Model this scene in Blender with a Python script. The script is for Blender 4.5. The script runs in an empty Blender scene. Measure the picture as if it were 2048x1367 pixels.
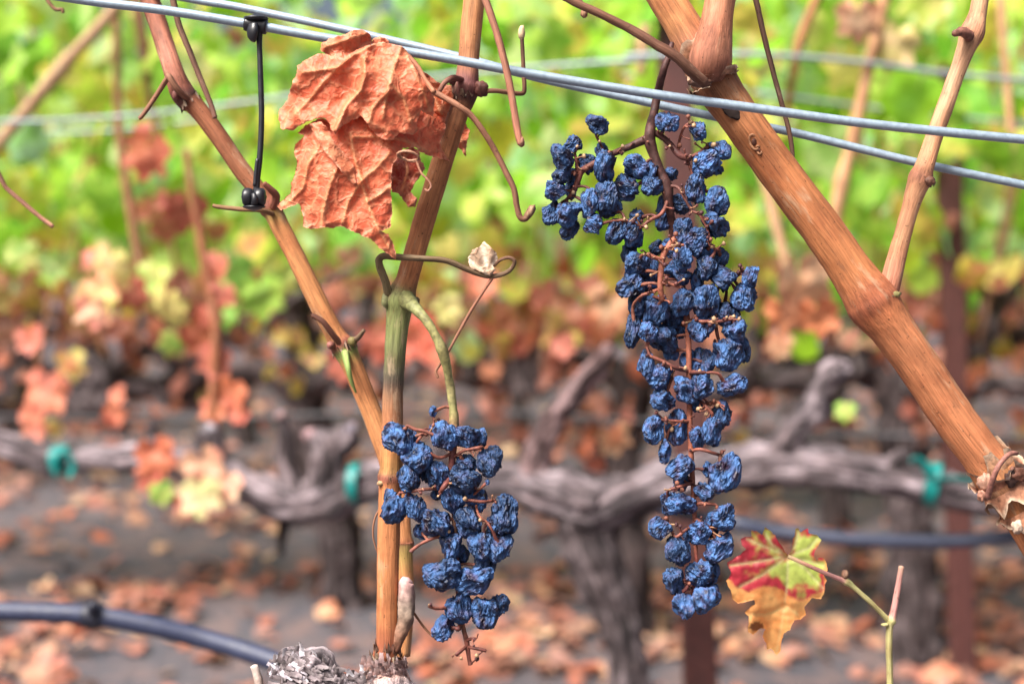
import bpy, bmesh, math, random
from mathutils import Vector, Matrix, Quaternion, noise
from mathutils.geometry import delaunay_2d_cdt
R = math.radians
C = bpy.context.scene
COL = C.collection

# ------------------------------------------------------------------ camera, world, sun, exposure
F = 50 / 36 * 2048            # focal length in photograph pixels
CAM_H = 1.07
PITCH = math.atan((683.5 - 500) / F)
FOCUS = 0.70
cd = bpy.data.cameras.new('camera')
cam = bpy.data.objects.new('camera', cd)
COL.objects.link(cam)
cam.location = (0, 0, CAM_H)
cam.rotation_euler = (math.pi / 2 - PITCH, 0, 0)
cd.lens = 50
cd.sensor_width = 36
cd.clip_start = 0.02
cd.clip_end = 500
cd.dof.use_dof = True
cd.dof.focus_distance = FOCUS
cd.dof.aperture_fstop = 5.7
C.camera = cam

SUN_EL, SUN_AZ = R(53), R(226)      # sun high, behind the camera's left shoulder, veiled
w = bpy.data.worlds.new('World')
C.world = w
w.use_nodes = True
sky = w.node_tree.nodes.new('ShaderNodeTexSky')
sky.sky_type = 'NISHITA'
sky.sun_disc = False
sky.sun_elevation = SUN_EL
sky.sun_rotation = SUN_AZ
sky.air_density = 1.0
sky.dust_density = 9.0
sky.ozone_density = 1.0
bg = w.node_tree.nodes['Background']
bg.inputs[1].default_value = 0.085
w.node_tree.links.new(sky.outputs[0], bg.inputs[0])
sd = bpy.data.lights.new('sun', 'SUN')
sd.energy = 4.3
sd.angle = R(28)
sd.color = (1, .97, .93)
sun = bpy.data.objects.new('sun', sd)
COL.objects.link(sun)
sdir = Vector((math.sin(SUN_AZ) * math.cos(SUN_EL), math.cos(SUN_AZ) * math.cos(SUN_EL), math.sin(SUN_EL)))
sun.rotation_euler = sdir.to_track_quat('Z', 'Y').to_euler()
sun.location = (0, 0, 5)
C.view_settings.view_transform = 'Standard'
C.view_settings.look = 'None'
C.view_settings.gamma = 1
C.view_settings.exposure = 1.0
C.cycles.use_denoising = True
C.cycles.max_bounces = 8
C.cycles.transmission_bounces = 6

# ------------------------------------------------------------------ helpers
CM = Matrix.Translation(cam.location) @ cam.rotation_euler.to_matrix().to_4x4()


def P(x, y, d):
    """photograph pixel + distance along the view axis -> world point"""
    return CM @ Vector(((x - 1024) / F * d, -(y - 683.5) / F * d, -d))


def G(x, y):
    """where the ray through a pixel meets the ground"""
    v = (P(x, y, 1) - cam.location)
    return cam.location + v * (CAM_H / -v.z)


def S(r, g, b):
    f = lambda c: (c / 255 / 12.92) if c / 255 <= .04045 else ((c / 255 + .055) / 1.055) ** 2.4
    return (f(r), f(g), f(b))


def mixc(a, b, t):
    return tuple(a[i] * (1 - t) + b[i] * t for i in range(3))


def sm(a, b, x):
    t = max(0., min(1., (x - a) / (b - a)))
    return t * t * (3 - 2 * t)


def crom(pts, steps):
    """Catmull-Rom through tuples of floats"""
    n = len(pts)
    out = []
    for i in range(n - 1):
        p0, p1, p2, p3 = pts[max(i - 1, 0)], pts[i], pts[i + 1], pts[min(i + 2, n - 1)]
        for s in range(steps):
            t = s / steps
            out.append(tuple(.5 * (2 * b + (c - a) * t + (2 * a - 5 * b + 4 * c - d) * t * t + (3 * b - a - 3 * c + d) * t ** 3)
                             for a, b, c, d in zip(p0, p1, p2, p3)))
    out.append(tuple(pts[-1]))
    return out


class MB:
    def __init__(self):
        self.v, self.f, self.c, self.g = [], [], [], []

    def add(self, p, c, g=(0, 0, 0)):
        self.v.append(Vector(p)); self.c.append(c); self.g.append(g)
        return len(self.v) - 1

    def tube(self, pts, rad, cols, seg=10, steps=5, rough=0., rfreq=60., cap=True, groove=0., flat=1., seed=0., gseed=None):
        """pts: world points; rad: per point; cols: one colour or per point"""
        n = len(pts)
        if not isinstance(rad, (list, tuple)): rad = [rad] * n
        if not isinstance(cols[0], (list, tuple)): cols = [cols] * n
        data = [tuple(p) + (r,) + tuple(c) for p, r, c in zip(pts, rad, cols)]
        data = crom(data, steps) if steps > 1 else data
        P_ = [Vector(d[:3]) for d in data]
        m = len(P_)
        rings = []
        t0 = (P_[1] - P_[0]).normalized()
        nrm = t0.orthogonal().normalized()
        s = 0.
        for i in range(m):
            t = (P_[min(i + 1, m - 1)] - P_[max(i - 1, 0)])
            if t.length < 1e-9: t = t0.copy()
            t.normalize()
            q = t0.rotation_difference(t)
            nrm = (q @ nrm)
            nrm = (nrm - t * nrm.dot(t)).normalized()
            bi = t.cross(nrm)
            t0 = t
            if i: s += (P_[i] - P_[i - 1]).length
            r = max(data[i][3], 1e-5)
            c = tuple(max(0, x) for x in data[i][4:7])
            ring = []
            for k in range(seg):
                a = 2 * math.pi * k / seg
                d = nrm * math.cos(a) * flat + bi * math.sin(a)
                rr = r
                if rough:
                    q_ = P_[i] + d * r
                    rr *= 1 + rough * (noise.noise((q_ + Vector((seed, seed * 2, 0))) * rfreq) + .5 * noise.noise(q_ * rfreq * 2.3))
                if groove:
                    rr *= 1 + groove * noise.noise(Vector((math.cos(a) * 3 + seed, math.sin(a) * 3, s / r * .12)))
                ring.append(self.add(P_[i] + d * rr, c, (math.cos(a) * r + seed, math.sin(a) * r, s)))
            rings.append(ring)
        for i in range(m - 1):
            for k in range(seg):
                k2 = (k + 1) % seg
                self.f.append((rings[i][k], rings[i][k2], rings[i + 1][k2], rings[i + 1][k]))
        if cap:
            for ring, p, sg, dd in ((rings[0], P_[0], -1, data[0]), (rings[-1], P_[-1], 1, data[-1])):
                t = (P_[1] - P_[0]).normalized() if sg < 0 else (P_[-1] - P_[-2]).normalized()
                ce = self.add(p + t * sg * dd[3] * .35, tuple(max(0, x) for x in dd[4:7]), (seed, 0, 0 if sg < 0 else s))
                for k in range(seg):
                    k2 = (k + 1) % seg
                    self.f.append((ce, ring[k2], ring[k]) if sg < 0 else (ce, ring[k], ring[k2]))
        return rings

    def blob(self, p, r, col, sub=2, sx=(1, 1, 1), rough=.15, freq=2., seed=0., rot=None):
        bm = bmesh.new()
        bmesh.ops.create_icosphere(bm, subdivisions=sub, radius=1)
        base = len(self.v)
        for v in bm.verts:
            k = 1 + rough * noise.noise(v.co * freq + Vector((seed * 7.1, seed * 3.3, seed)))
            q = Vector((v.co.x * sx[0], v.co.y * sx[1], v.co.z * sx[2])) * k * r
            if rot: q = rot @ q
            self.add(Vector(p) + q, col, tuple(q))
        for f in bm.faces:
            self.f.append(tuple(base + v.index for v in f.verts))
        bm.free()

    def build(self, name, mat, parent=None, smooth=True, origin=None):
        """link as ONE mesh object; vertices are in world space"""
        if origin is None:
            origin = world_loc(parent) if parent else (sum(self.v, Vector()) / max(1, len(self.v)) if self.v else Vector())
            if parent is None:
                origin = Vector((origin.x, origin.y, min(v.z for v in self.v)))
        me = bpy.data.meshes.new(name)
        me.from_pydata([v - origin for v in self.v], [], self.f)
        ca = me.color_attributes.new('col', 'FLOAT_COLOR', 'POINT')
        flat = []
        for c in self.c: flat.extend((c[0], c[1], c[2], 1.))
        ca.data.foreach_set('color', flat)
        ga = me.attributes.new('grain', 'FLOAT_VECTOR', 'POINT')
        flat = []
        for g in self.g: flat.extend(g)
        ga.data.foreach_set('vector', flat)
        me.materials.append(mat)
        if smooth:
            me.polygons.foreach_set('use_smooth', [True] * len(me.polygons))
        me.update()
        o = bpy.data.objects.new(name, me)
        COL.objects.link(o)
        if parent:
            o.parent = parent
            o.location = origin - world_loc(parent)
        else:
            o.location = origin
        return o


def world_loc(o):
    l = Vector()
    while o:
        l = l + o.location
        o = o.parent
    return l


def tag(o, label=None, cat=None, group=None, kind=None):
    if label: o['label'] = label
    if cat: o['category'] = cat
    if group: o['group'] = group
    if kind: o['kind'] = kind
    return o


def thing(name, loc, label, cat, group=None):
    o = bpy.data.objects.new(name, None)
    COL.objects.link(o)
    o.empty_display_size = .02
    o.location = loc
    return tag(o, label, cat, group)


# ------------------------------------------------------------------ materials
def new_mat(name):
    m = bpy.data.materials.new(name)
    m.use_nodes = True
    nt = m.node_tree
    nt.nodes.clear()
    return m, nt, nt.nodes.new, nt.links.new


def mth(nt, op, a, b=None):
    n = nt.nodes.new('ShaderNodeMath'); n.operation = op
    for i, x in enumerate((a, b)):
        if x is None: continue
        if isinstance(x, (int, float)): n.inputs[i].default_value = x
        else: nt.links.new(x, n.inputs[i])
    return n.outputs[0]


def mixrgb(nt, mode, fac, a, b):
    n = nt.nodes.new('ShaderNodeMix'); n.data_type = 'RGBA'; n.blend_type = mode
    for sock, x in ((n.inputs[0], fac), (n.inputs[6], a), (n.inputs[7], b)):
        if isinstance(x, (int, float)): sock.default_value = x
        elif isinstance(x, tuple): sock.default_value = tuple(x) + (1,) if len(x) == 3 else x
        else: nt.links.new(x, sock)
    return n.outputs[2]


def ramp(nt, fac, stops):
    n = nt.nodes.new('ShaderNodeValToRGB')
    e = n.color_ramp.elements
    while len(e) < len(stops): e.new(.5)
    for el, (p, c) in zip(e, stops):
        el.position = p
        el.color = (c, c, c, 1) if isinstance(c, (int, float)) else tuple(c) + (1,)
    nt.links.new(fac, n.inputs[0])
    return n.outputs[0]


def attr(nt, name, out=0):
    n = nt.nodes.new('ShaderNodeAttribute'); n.attribute_name = name
    return n.outputs[out]


def noise_tex(nt, vec, scale, detail=4., rough=.55):
    n = nt.nodes.new('ShaderNodeTexNoise')
    n.inputs['Scale'].default_value = scale
    n.inputs['Detail'].default_value = detail
    n.inputs['Roughness'].default_value = rough
    if vec is not None: nt.links.new(vec, n.inputs['Vector'])
    return n.outputs[0]


def objco(nt):
    return nt.nodes.new('ShaderNodeTexCoord').outputs['Object']


def vmul(nt, vec, xyz):
    n = nt.nodes.new('ShaderNodeVectorMath'); n.operation = 'MULTIPLY'
    nt.links.new(vec, n.inputs[0]); n.inputs[1].default_value = xyz
    return n.outputs[0]


def bump(nt, h, strength, dist):
    n = nt.nodes.new('ShaderNodeBump')
    n.inputs['Strength'].default_value = strength
    n.inputs['Distance'].default_value = dist
    nt.links.new(h, n.inputs['Height'])
    return n.outputs[0]


def finish(nt, color, rough=.6, normal=None, spec=.4, metal=0., sheen=0., trans=0., transcol=None, sss=0.):
    b = nt.nodes.new('ShaderNodeBsdfPrincipled')
    out = nt.nodes.new('ShaderNodeOutputMaterial')
    if isinstance(color, tuple): b.inputs['Base Color'].default_value = color + (1,)
    else: nt.links.new(color, b.inputs['Base Color'])
    if isinstance(rough, (int, float)): b.inputs['Roughness'].default_value = rough
    else: nt.links.new(rough, b.inputs['Roughness'])
    b.inputs['Specular IOR Level'].default_value = spec
    b.inputs['Metallic'].default_value = metal
    b.inputs['Sheen Weight'].default_value = sheen
    b.inputs['Sheen Roughness'].default_value = .6
    if normal is not None: nt.links.new(normal, b.inputs['Normal'])
    if trans > 0:
        t = nt.nodes.new('ShaderNodeBsdfTranslucent')
        nt.links.new(transcol if transcol is not None else color, t.inputs[0])
        if normal is not None: nt.links.new(normal, t.inputs['Normal'])
        mx = nt.nodes.new('ShaderNodeMixShader')
        mx.inputs[0].default_value = trans
        nt.links.new(b.outputs[0], mx.inputs[1]); nt.links.new(t.outputs[0], mx.inputs[2])
        nt.links.new(mx.outputs[0], out.inputs[0])
    else:
        nt.links.new(b.outputs[0], out.inputs[0])


def m_cane():
    m, nt, N, L = new_mat('cane_bark')
    g = attr(nt, 'grain', 1)
    stri = noise_tex(nt, vmul(nt, g, (1, 1, .035)), 1500, 3, .6)
    broad = noise_tex(nt, vmul(nt, g, (1, 1, .12)), 260, 4, .6)
    blot = noise_tex(nt, objco(nt), 55, 4, .6)
    speck = noise_tex(nt, objco(nt), 650, 2, .5)
    f = ramp(nt, stri, [(.28, .62), (.5, .98), (.72, 1.22)])
    f2 = ramp(nt, broad, [(.3, .5), (.52, 1.0), (.72, 1.35)])
    c = mixrgb(nt, 'MULTIPLY', 1., attr(nt, 'col'), f)
    c = mixrgb(nt, 'MULTIPLY', .75, c, f2)
    c = mixrgb(nt, 'MULTIPLY', .8, c, ramp(nt, blot, [(.3, (.66, .5, .42)), (.52, (1, 1, 1)), (.72, (1.1, 1.14, 1.16))]))
    patch = noise_tex(nt, vmul(nt, g, (1, 1, .3)), 130, 5, .65)
    c = mixrgb(nt, 'MIX', ramp(nt, patch, [(.56, 0.), (.68, .5)]), c, S(196, 164, 132))
    c = mixrgb(nt, 'MIX', ramp(nt, patch, [(.3, .55), (.4, 0.)]), c, S(120, 72, 48))
    c = mixrgb(nt, 'MULTIPLY', .8, c, ramp(nt, speck, [(.27, .25), (.33, 1.)]))
    hs = nt.nodes.new('ShaderNodeHueSaturation')
    hs.inputs['Saturation'].default_value = .92; hs.inputs['Value'].default_value = .86; hs.inputs['Hue'].default_value = .507
    nt.links.new(c, hs.inputs['Color']); c = hs.outputs[0]
    h = mth(nt, 'ADD', mth(nt, 'MULTIPLY', stri, .6), broad)
    finish(nt, c, .66, bump(nt, h, .6, .0011), .3)
    return m


def m_wood():
    m, nt, N, L = new_mat('old_bark')
    g = attr(nt, 'grain', 1)
    stri = noise_tex(nt, vmul(nt, g, (1, 1, .1)), 260, 6, .7)
    big = noise_tex(nt, objco(nt), 22, 4, .6)
    strip = noise_tex(nt, vmul(nt, g, (1, 1, .16)), 75, 4, .6)
    f = ramp(nt, stri, [(.3, .08), (.45, .45), (.6, 1.0), (.78, 1.75)])
    c = mixrgb(nt, 'MULTIPLY', 1., attr(nt, 'col'), f)
    c = mixrgb(nt, 'MULTIPLY', .8, c, ramp(nt, big, [(.3, (.5, .42, .4)), (.6, (1.1, 1.1, 1.12))]))
    c = mixrgb(nt, 'MULTIPLY', .9, c, ramp(nt, strip, [(.38, .12), (.48, .65), (.62, 1.6)]))
    finish(nt, c, .88, bump(nt, mth(nt, 'ADD', stri, mth(nt, 'MULTIPLY', strip, 1.5)), .9, .008), .2)
    return m


def m_stem():
    m, nt, N, L = new_mat('bunch_stem')
    n1 = noise_tex(nt, objco(nt), 420, 4, .6)
    n2 = noise_tex(nt, objco(nt), 90, 3, .6)
    c = mixrgb(nt, 'MULTIPLY', 1., attr(nt, 'col'), ramp(nt, n1, [(.3, .5), (.5, 1.), (.72, 1.45)]))
    c = mixrgb(nt, 'MULTIPLY', .6, c, ramp(nt, n2, [(.35, (.6, .5, .5)), (.6, (1.1, 1.05, 1))]))
    hs = nt.nodes.new('ShaderNodeHueSaturation')
    hs.inputs['Saturation'].default_value = .88; hs.inputs['Value'].default_value = .66
    nt.links.new(c, hs.inputs['Color']); c = hs.outputs[0]
    finish(nt, c, .6, bump(nt, n1, .5, .0006), .35)
    return m


def m_raisin(k=1., name='raisin_skin'):
    m, nt, N, L = new_mat(name)
    oc = vmul(nt, objco(nt), (k, k, k))
    oi = nt.nodes.new('ShaderNodeObjectInfo')
    add = nt.nodes.new('ShaderNodeVectorMath'); add.operation = 'ADD'
    sc = nt.nodes.new('ShaderNodeVectorMath'); sc.operation = 'SCALE'
    cmb = nt.nodes.new('ShaderNodeCombineXYZ')
    nt.links.new(oi.outputs['Random'], cmb.inputs[0]); nt.links.new(oi.outputs['Random'], cmb.inputs[1])
    nt.links.new(cmb.outputs[0], sc.inputs[0]); sc.inputs['Scale'].default_value = 9.
    nt.links.new(oc, add.inputs[0]); nt.links.new(sc.outputs[0], add.inputs[1])
    v = add.outputs[0]
    bloom = noise_tex(nt, v, 1.7, 3, .5)
    fine = noise_tex(nt, v, 13, 4, .6)
    purple = noise_tex(nt, v, 1.5, 3, .5)
    dusty = mixrgb(nt, 'MIX', ramp(nt, purple, [(.5, 0.), (.72, .75)]), S(70, 108, 162), S(90, 88, 130))
    dark = mixrgb(nt, 'MIX', ramp(nt, purple, [(.42, 0.), (.62, 1.)]), S(18, 27, 52), S(40, 24, 40))
    c = mixrgb(nt, 'MIX', ramp(nt, bloom, [(.36, .0), (.5, .55), (.64, 1.)]), dark, dusty)
    c = mixrgb(nt, 'MULTIPLY', .22, c, ramp(nt, fine, [(.3, .6), (.6, 1.15)]))
    tone = mth(nt, 'ADD', mth(nt, 'MULTIPLY', oi.outputs['Random'], .65), .55)
    sct = nt.nodes.new('ShaderNodeVectorMath'); sct.operation = 'SCALE'
    nt.links.new(c, sct.inputs[0]); nt.links.new(tone, sct.inputs['Scale'])
    vor = noise_tex(nt, vmul(nt, v, (1, 1, .55)), 3.4, 1, .4)
    h = mth(nt, 'SUBTRACT', mth(nt, 'MULTIPLY', fine, .006), mth(nt, 'ABSOLUTE', mth(nt, 'SUBTRACT', vor, .5)))
    finish(nt, sct.outputs[0], ramp(nt, bloom, [(.3, .42), (.6, .68)]), bump(nt, h, .42, .4 / k), .38, sheen=.0)
    return m


def m_leaf(name, trans, vein_scale=260, rough=.6, mott=.5, bstr=.5, bdist=.0015, sat=1.):
    m, nt, N, L = new_mat(name)
    oc = objco(nt)
    n1 = noise_tex(nt, oc, vein_scale, 4, .6)
    n2 = noise_tex(nt, oc, vein_scale * .22, 4, .6)
    c = mixrgb(nt, 'MULTIPLY', mott, attr(nt, 'col'), ramp(nt, n1, [(.3, .55), (.5, 1.), (.72, 1.4)]))
    c = mixrgb(nt, 'MULTIPLY', mott, c, ramp(nt, n2, [(.32, (.7, .55, .5)), (.52, (1, 1, 1)), (.7, (1.15, 1.15, 1.2))]))
    h = mth(nt, 'ADD', mth(nt, 'MULTIPLY', n1, .5), n2)
    finish(nt, c, rough, bump(nt, h, bstr, bdist), .35, trans=trans)
    return m


def m_dry(name, trans):
    """brittle leaf with a raised, paler net of veins"""
    m, nt, N, L = new_mat(name)
    oc = objco(nt)
    wob = nt.nodes.new('ShaderNodeTexNoise'); wob.inputs['Scale'].default_value = 160
    nt.links.new(oc, wob.inputs['Vector'])
    mx = nt.nodes.new('ShaderNodeMix'); mx.data_type = 'RGBA'; mx.blend_type = 'LINEAR_LIGHT'; mx.inputs[0].default_value = .004
    nt.links.new(oc, mx.inputs[6]); nt.links.new(wob.outputs['Color'], mx.inputs[7])
    v = mx.outputs[2]

    def net(scale, a, b):
        n = nt.nodes.new('ShaderNodeTexVoronoi'); n.feature = 'DISTANCE_TO_EDGE'
        n.inputs['Scale'].default_value = scale
        nt.links.new(v, n.inputs['Vector'])
        return ramp(nt, n.outputs['Distance'], [(a, 1.), (b, 0.)])
    n1, n2 = net(85, .02, .1), net(260, .03, .14)
    nz = noise_tex(nt, oc, 330, 4, .6); nb = noise_tex(nt, oc, 60, 4, .6)
    c = mixrgb(nt, 'MULTIPLY', .5, attr(nt, 'col'), ramp(nt, nz, [(.3, .6), (.5, 1.), (.72, 1.35)]))
    c = mixrgb(nt, 'MULTIPLY', .6, c, ramp(nt, nb, [(.32, (.75, .58, .5)), (.52, (1, 1, 1)), (.7, (1.12, 1.2, 1.3))]))
    pale = mixrgb(nt, 'MIX', .5, c, S(236, 180, 136))
    c = mixrgb(nt, 'MIX', mth(nt, 'MULTIPLY', n1, .55), c, pale)
    c = mixrgb(nt, 'MIX', mth(nt, 'MULTIPLY', n2, .22), c, pale)
    h = mth(nt, 'ADD', mth(nt, 'ADD', mth(nt, 'MULTIPLY', n1, .9), mth(nt, 'MULTIPLY', n2, .35)), mth(nt, 'MULTIPLY', nz, .5))
    finish(nt, c, .5, bump(nt, h, .42, .001), .4, trans=trans)
    return m


def m_plain(name, rough, scale=200, lo=.75, hi=1.2, metal=0., spec=.5, bs=.15, bd=.0004):
    m, nt, N, L = new_mat(name)
    n1 = noise_tex(nt, objco(nt), scale, 5, .6)
    c = mixrgb(nt, 'MULTIPLY', 1., attr(nt, 'col'), ramp(nt, n1, [(.3, lo), (.7, hi)]))
    rr = ramp(nt, n1, [(.3, rough * .8), (.7, min(1, rough * 1.2))])
    finish(nt, c, rr, bump(nt, n1, bs, bd), spec, metal)
    return m


def m_soil():
    m, nt, N, L = new_mat('soil')
    oc = objco(nt)
    n1 = noise_tex(nt, oc, 2.2, 5, .6)
    n2 = noise_tex(nt, oc, 40, 5, .65)
    n3 = noise_tex(nt, oc, 9, 4, .6)
    c = mixrgb(nt, 'MIX', ramp(nt, n1, [(.35, 0.), (.65, 1.)]), S(80, 80, 88), S(96, 90, 94))
    c = mixrgb(nt, 'MULTIPLY', .8, c, ramp(nt, n2, [(.3, .55), (.7, 1.3)]))
    c = mixrgb(nt, 'MIX', ramp(nt, n3, [(.46, 0.), (.66, .8)]), c, S(124, 102, 98))
    finish(nt, c, .95, bump(nt, n2, .8, .02), .15)
    return m


M_RAISIN_IN = m_raisin(190., 'inner_raisin_skin')
M_CANE, M_WOOD, M_STEM, M_RAISIN, M_SOIL = m_cane(), m_wood(), m_stem(), m_raisin(), m_soil()
M_DRY = m_dry('dry_leaf', .28)
M_LEAF = m_leaf('fresh_leaf', .35, 240, .55, .35, .3, .0008)
M_TURN = m_leaf('turning_leaf', .12, 300, .5, .24, .3, .0008)
M_PEEL = m_plain('peeling_bark', .85, 260, .5, 1.3, spec=.2, bs=.6, bd=.001)
M_FOL = m_leaf('vine_foliage', .55, 60, .6, .35, .2, .002)
M_LIT = m_leaf('fallen_leaf', .1, 90, .75, .5, .3, .003)
M_WIRE = m_plain('galvanised_wire', .5, 420, .84, 1.14, metal=.3, bs=.1, bd=.0002)
M_PLAST = m_plain('black_plastic', .38, 300, .8, 1.2, bs=.1)
M_HOSE = m_plain('drip_hose_plastic', .5, 120, .8, 1.2)
M_POST = m_plain('rusty_post_paint', .7, 60, .7, 1.25, bs=.3, bd=.002)
M_TAPE = m_plain('tie_tape', .45, 150, .8, 1.2, spec=.5)

# colours of the things themselves
TAN = S(198, 122, 66); TAN2 = S(186, 104, 54); REDB = S(158, 86, 52); PINKB = S(178, 104, 78)
NODE = S(140, 72, 56); DKNODE = S(92, 52, 44); PURP = S(128, 70, 66)
GREENC = S(142, 146, 72); STRAW = S(206, 186, 150)
TENDR = S(150, 94, 70); TENDD = S(92, 58, 46)
GREYW = S(160, 146, 150); DARKW = S(78, 66, 64)


def path(ctrl, d):
    """ctrl: (x, y, width, colour[, depth offset]) in photograph pixels -> points, radii, colours"""
    pts, rad, col = [], [], []
    for c in ctrl:
        dd = d + (c[4] if len(c) > 4 else 0)
        pts.append(P(c[0], c[1], dd)); rad.append(c[2] * .5 * dd / F); col.append(c[3])
    return pts, rad, col


def px_tube(mb, ctrl, d, **k):
    mb.tube(*path(ctrl, d), **k)


def wisp(mb, xy, wd, col, d, **k):
    """thin stem: xy list of (x, y[, dd]); width tapers from wd[0] to wd[1]"""
    n = len(xy)
    ctrl = []
    for i, q in enumerate(xy):
        t = i / (n - 1)
        cc = col if not isinstance(col[0], (tuple, list)) else mixc(col[0], col[1], t)
        ctrl.append((q[0], q[1], wd[0] * (1 - t) + wd[1] * t, cc, q[2] if len(q) > 2 else 0))
    k.setdefault('seg', 8); k.setdefault('rough', .1); k.setdefault('rfreq', 400)
    px_tube(mb, ctrl, d, **k)


# ------------------------------------------------------------------ leaves
def palm_r(a, teeth=.05, phase=0.):
    """outline radius of a vine leaf; a = 0 at the tip, pi at the stalk"""
    keys = [(0, 1.0), (.42, .66), (.85, .95), (1.3, .62), (1.85, .80), (2.35, .66), (2.75, .62), (3.0, .42), (math.pi, .12)]
    x = abs(a)
    for (a0, r0), (a1, r1) in zip(keys, keys[1:]):
        if x <= a1:
            t = (x - a0) / (a1 - a0)
            t = t * t * (3 - 2 * t)
            r = r0 * (1 - t) + r1 * t
            break
    return r * (1 + teeth * math.sin(a * 17 + phase))


def leaf(mb, pos, size, ori, col1, col2, rnd, na=18, nr=2, curl=.6, crumple=.12, vein=None):
    """a lobed leaf hung from pos; ori: 3x3 matrix whose -Y is the direction of the tip, Z the upper face"""
    ph = rnd.uniform(0, 6)
    c0 = Vector((rnd.uniform(0, 50), rnd.uniform(0, 50), rnd.uniform(0, 50)))
    cx, cy = rnd.uniform(-1, 1) * curl, rnd.uniform(.1, 1) * curl * rnd.choice((-1, 1))
    idx = []

    def put(u, v, e):
        n = noise.noise(c0 + Vector((u * 2.2, v * 2.2, 0)))
        z = crumple * n * 1.6 + crumple * .6 * noise.noise(c0 + Vector((u * 5, v * 5, 3))) * e
        z += cx * u * u + cy * v * v * .8 + .12 * abs(u) * curl
        p = Vector((u * (1 - .25 * abs(cx) * abs(u)), -v * (1 - .2 * abs(cy) * abs(v)), z)) * size
        t = min(1, max(0, .5 + .9 * noise.noise(c0 * 2 + Vector((u * 1.6, v * 1.6, 9))) + .35 * (e - .5)))
        c = mixc(col1, col2, t)
        if vein is not None and nr > 3:
            a = math.atan2(u, v)
            dv = min(abs(a - q) for q in (0, .85, -.85, 1.85, -1.85)) * math.hypot(u, v)
            c = mixc(c, vein, .6 * math.exp(-(dv / .035) ** 2))
        return mb.add(pos + ori @ p, c, (u, v, 0))
    ce = put(0, 0, 0)
    prev = None
    for r in range(1, nr + 1):
        ring = []
        for k in range(na):
            a = -math.pi + 2 * math.pi * (k + .5) / na
            q = palm_r(a, .07 if nr > 2 else .0, ph) * r / nr
            ring.append(put(math.sin(a) * q, math.cos(a) * q, r / nr))
        for k in range(na - 1):
            if prev is None: mb.f.append((ce, ring[k], ring[k + 1]))
            else: mb.f.append((prev[k], ring[k], ring[k + 1], prev[k + 1]))
        prev = ring


def rand_ori(rnd, hang=.7, face=None):
    """leaf frame: tip mostly downward, face mostly outward"""
    tip = Vector((rnd.uniform(-1, 1) * .7, rnd.uniform(-1, 1) * .7, -hang * 1.4 + rnd.uniform(-.4, .4))).normalized()
    z = Vector((rnd.uniform(-1, 1), -rnd.uniform(.1, 1.2), rnd.uniform(-.2, 1.0))) if face is None else face
    z = (z - tip * z.dot(tip)).normalized()
    y = -tip
    x = y.cross(z)
    return Matrix((x, y, z)).transposed()


def seg_dist(p, a, b):
    ab = b - a
    t = max(0, min(1, (p - a).dot(ab) / max(1e-9, ab.length_squared)))
    return (p - (a + ab * t)).length, t


def poly_dist(p, line):
    return min(seg_dist(p, a, b)[0] for a, b in zip(line, line[1:]))


def inside(p, poly):
    r = False
    n = len(poly)
    for i in range(n):
        a, b = poly[i], poly[i - 1]
        if (a.y > p.y) != (b.y > p.y) and p.x < (b.x - a.x) * (p.y - a.y) / (b.y - a.y) + a.x:
            r = not r
    return r


def sheet(mb, outline, depth, zf, cf, h=5., thick=.00025, seed=1, ragged=1.2):
    """a thin leaf surface with real thickness: outline in photograph pixels at `depth`, zf gives its relief (px, + towards the lens)"""
    rnd = random.Random(seed)
    o = []
    n = len(outline)
    for i in range(n):
        a, b = Vector(outline[i]), Vector(outline[(i + 1) % n])
        k = max(1, int((b - a).length / h))
        for j in range(k):
            q = a.lerp(b, j / k)
            o.append(q + Vector((rnd.uniform(-1, 1), rnd.uniform(-1, 1))) * ragged)
    xs = [p.x for p in o]; ys = [p.y for p in o]
    pts = list(o)
    y = min(ys)
    row = 0
    while y < max(ys):
        x = min(xs) + (h / 2 if row % 2 else 0)
        while x < max(xs):
            p = Vector((x + rnd.uniform(-.2, .2) * h, y + rnd.uniform(-.2, .2) * h))
            if inside(p, o) and min((p - q).length_squared for q in o) > (h * .45) ** 2: pts.append(p)
            x += h
        y += h * .87
        row += 1
    nv = len(o)
    vs, es, fs, _, _, _ = delaunay_2d_cdt(pts, [(i, (i + 1) % nv) for i in range(nv)], [], 0, 1e-4)
    tri = [f for f in fs if inside(sum((vs[i] for i in f), Vector((0, 0))) / len(f), o)]
    edge = {}
    for f in tri:
        for a, b in zip(f, f[1:] + f[:1]) if isinstance(f, list) else zip(f, tuple(f[1:]) + (f[0],)):
            k = (min(a, b), max(a, b))
            edge[k] = edge.get(k, 0) + 1
    front, back = [], []
    for v in vs:
        de = min((v - q).length for q in o)
        z = zf(v, de)
        c = cf(v, de)
        d = depth - z * depth / F
        p = P(v.x, v.y, d)
        dirn = (p - cam.location).normalized()
        front.append(mb.add(p, c, (v.x, v.y, 0)))
        back.append(mb.add(p + dirn * thick, c, (v.x, v.y, 0)))
    for f in tri:
        f = list(f)
        a, b, c = (mb.v[front[i]] for i in f[:3])
        if (b - a).cross(c - a).dot(cam.location - a) < 0: f = f[::-1]
        mb.f.append(tuple(front[i] for i in f))
        mb.f.append(tuple(back[i] for i in f[::-1]))
    for (a, b), k in edge.items():
        if k == 1: mb.f.append((front[a], front[b], back[b], back[a]))


# ------------------------------------------------------------------ ground and litter
def hgt(x, y):
    return .03 * noise.noise(Vector((x * .7, y * .7, 1))) + .012 * noise.noise(Vector((x * 3, y * 3, 4)))


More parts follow.
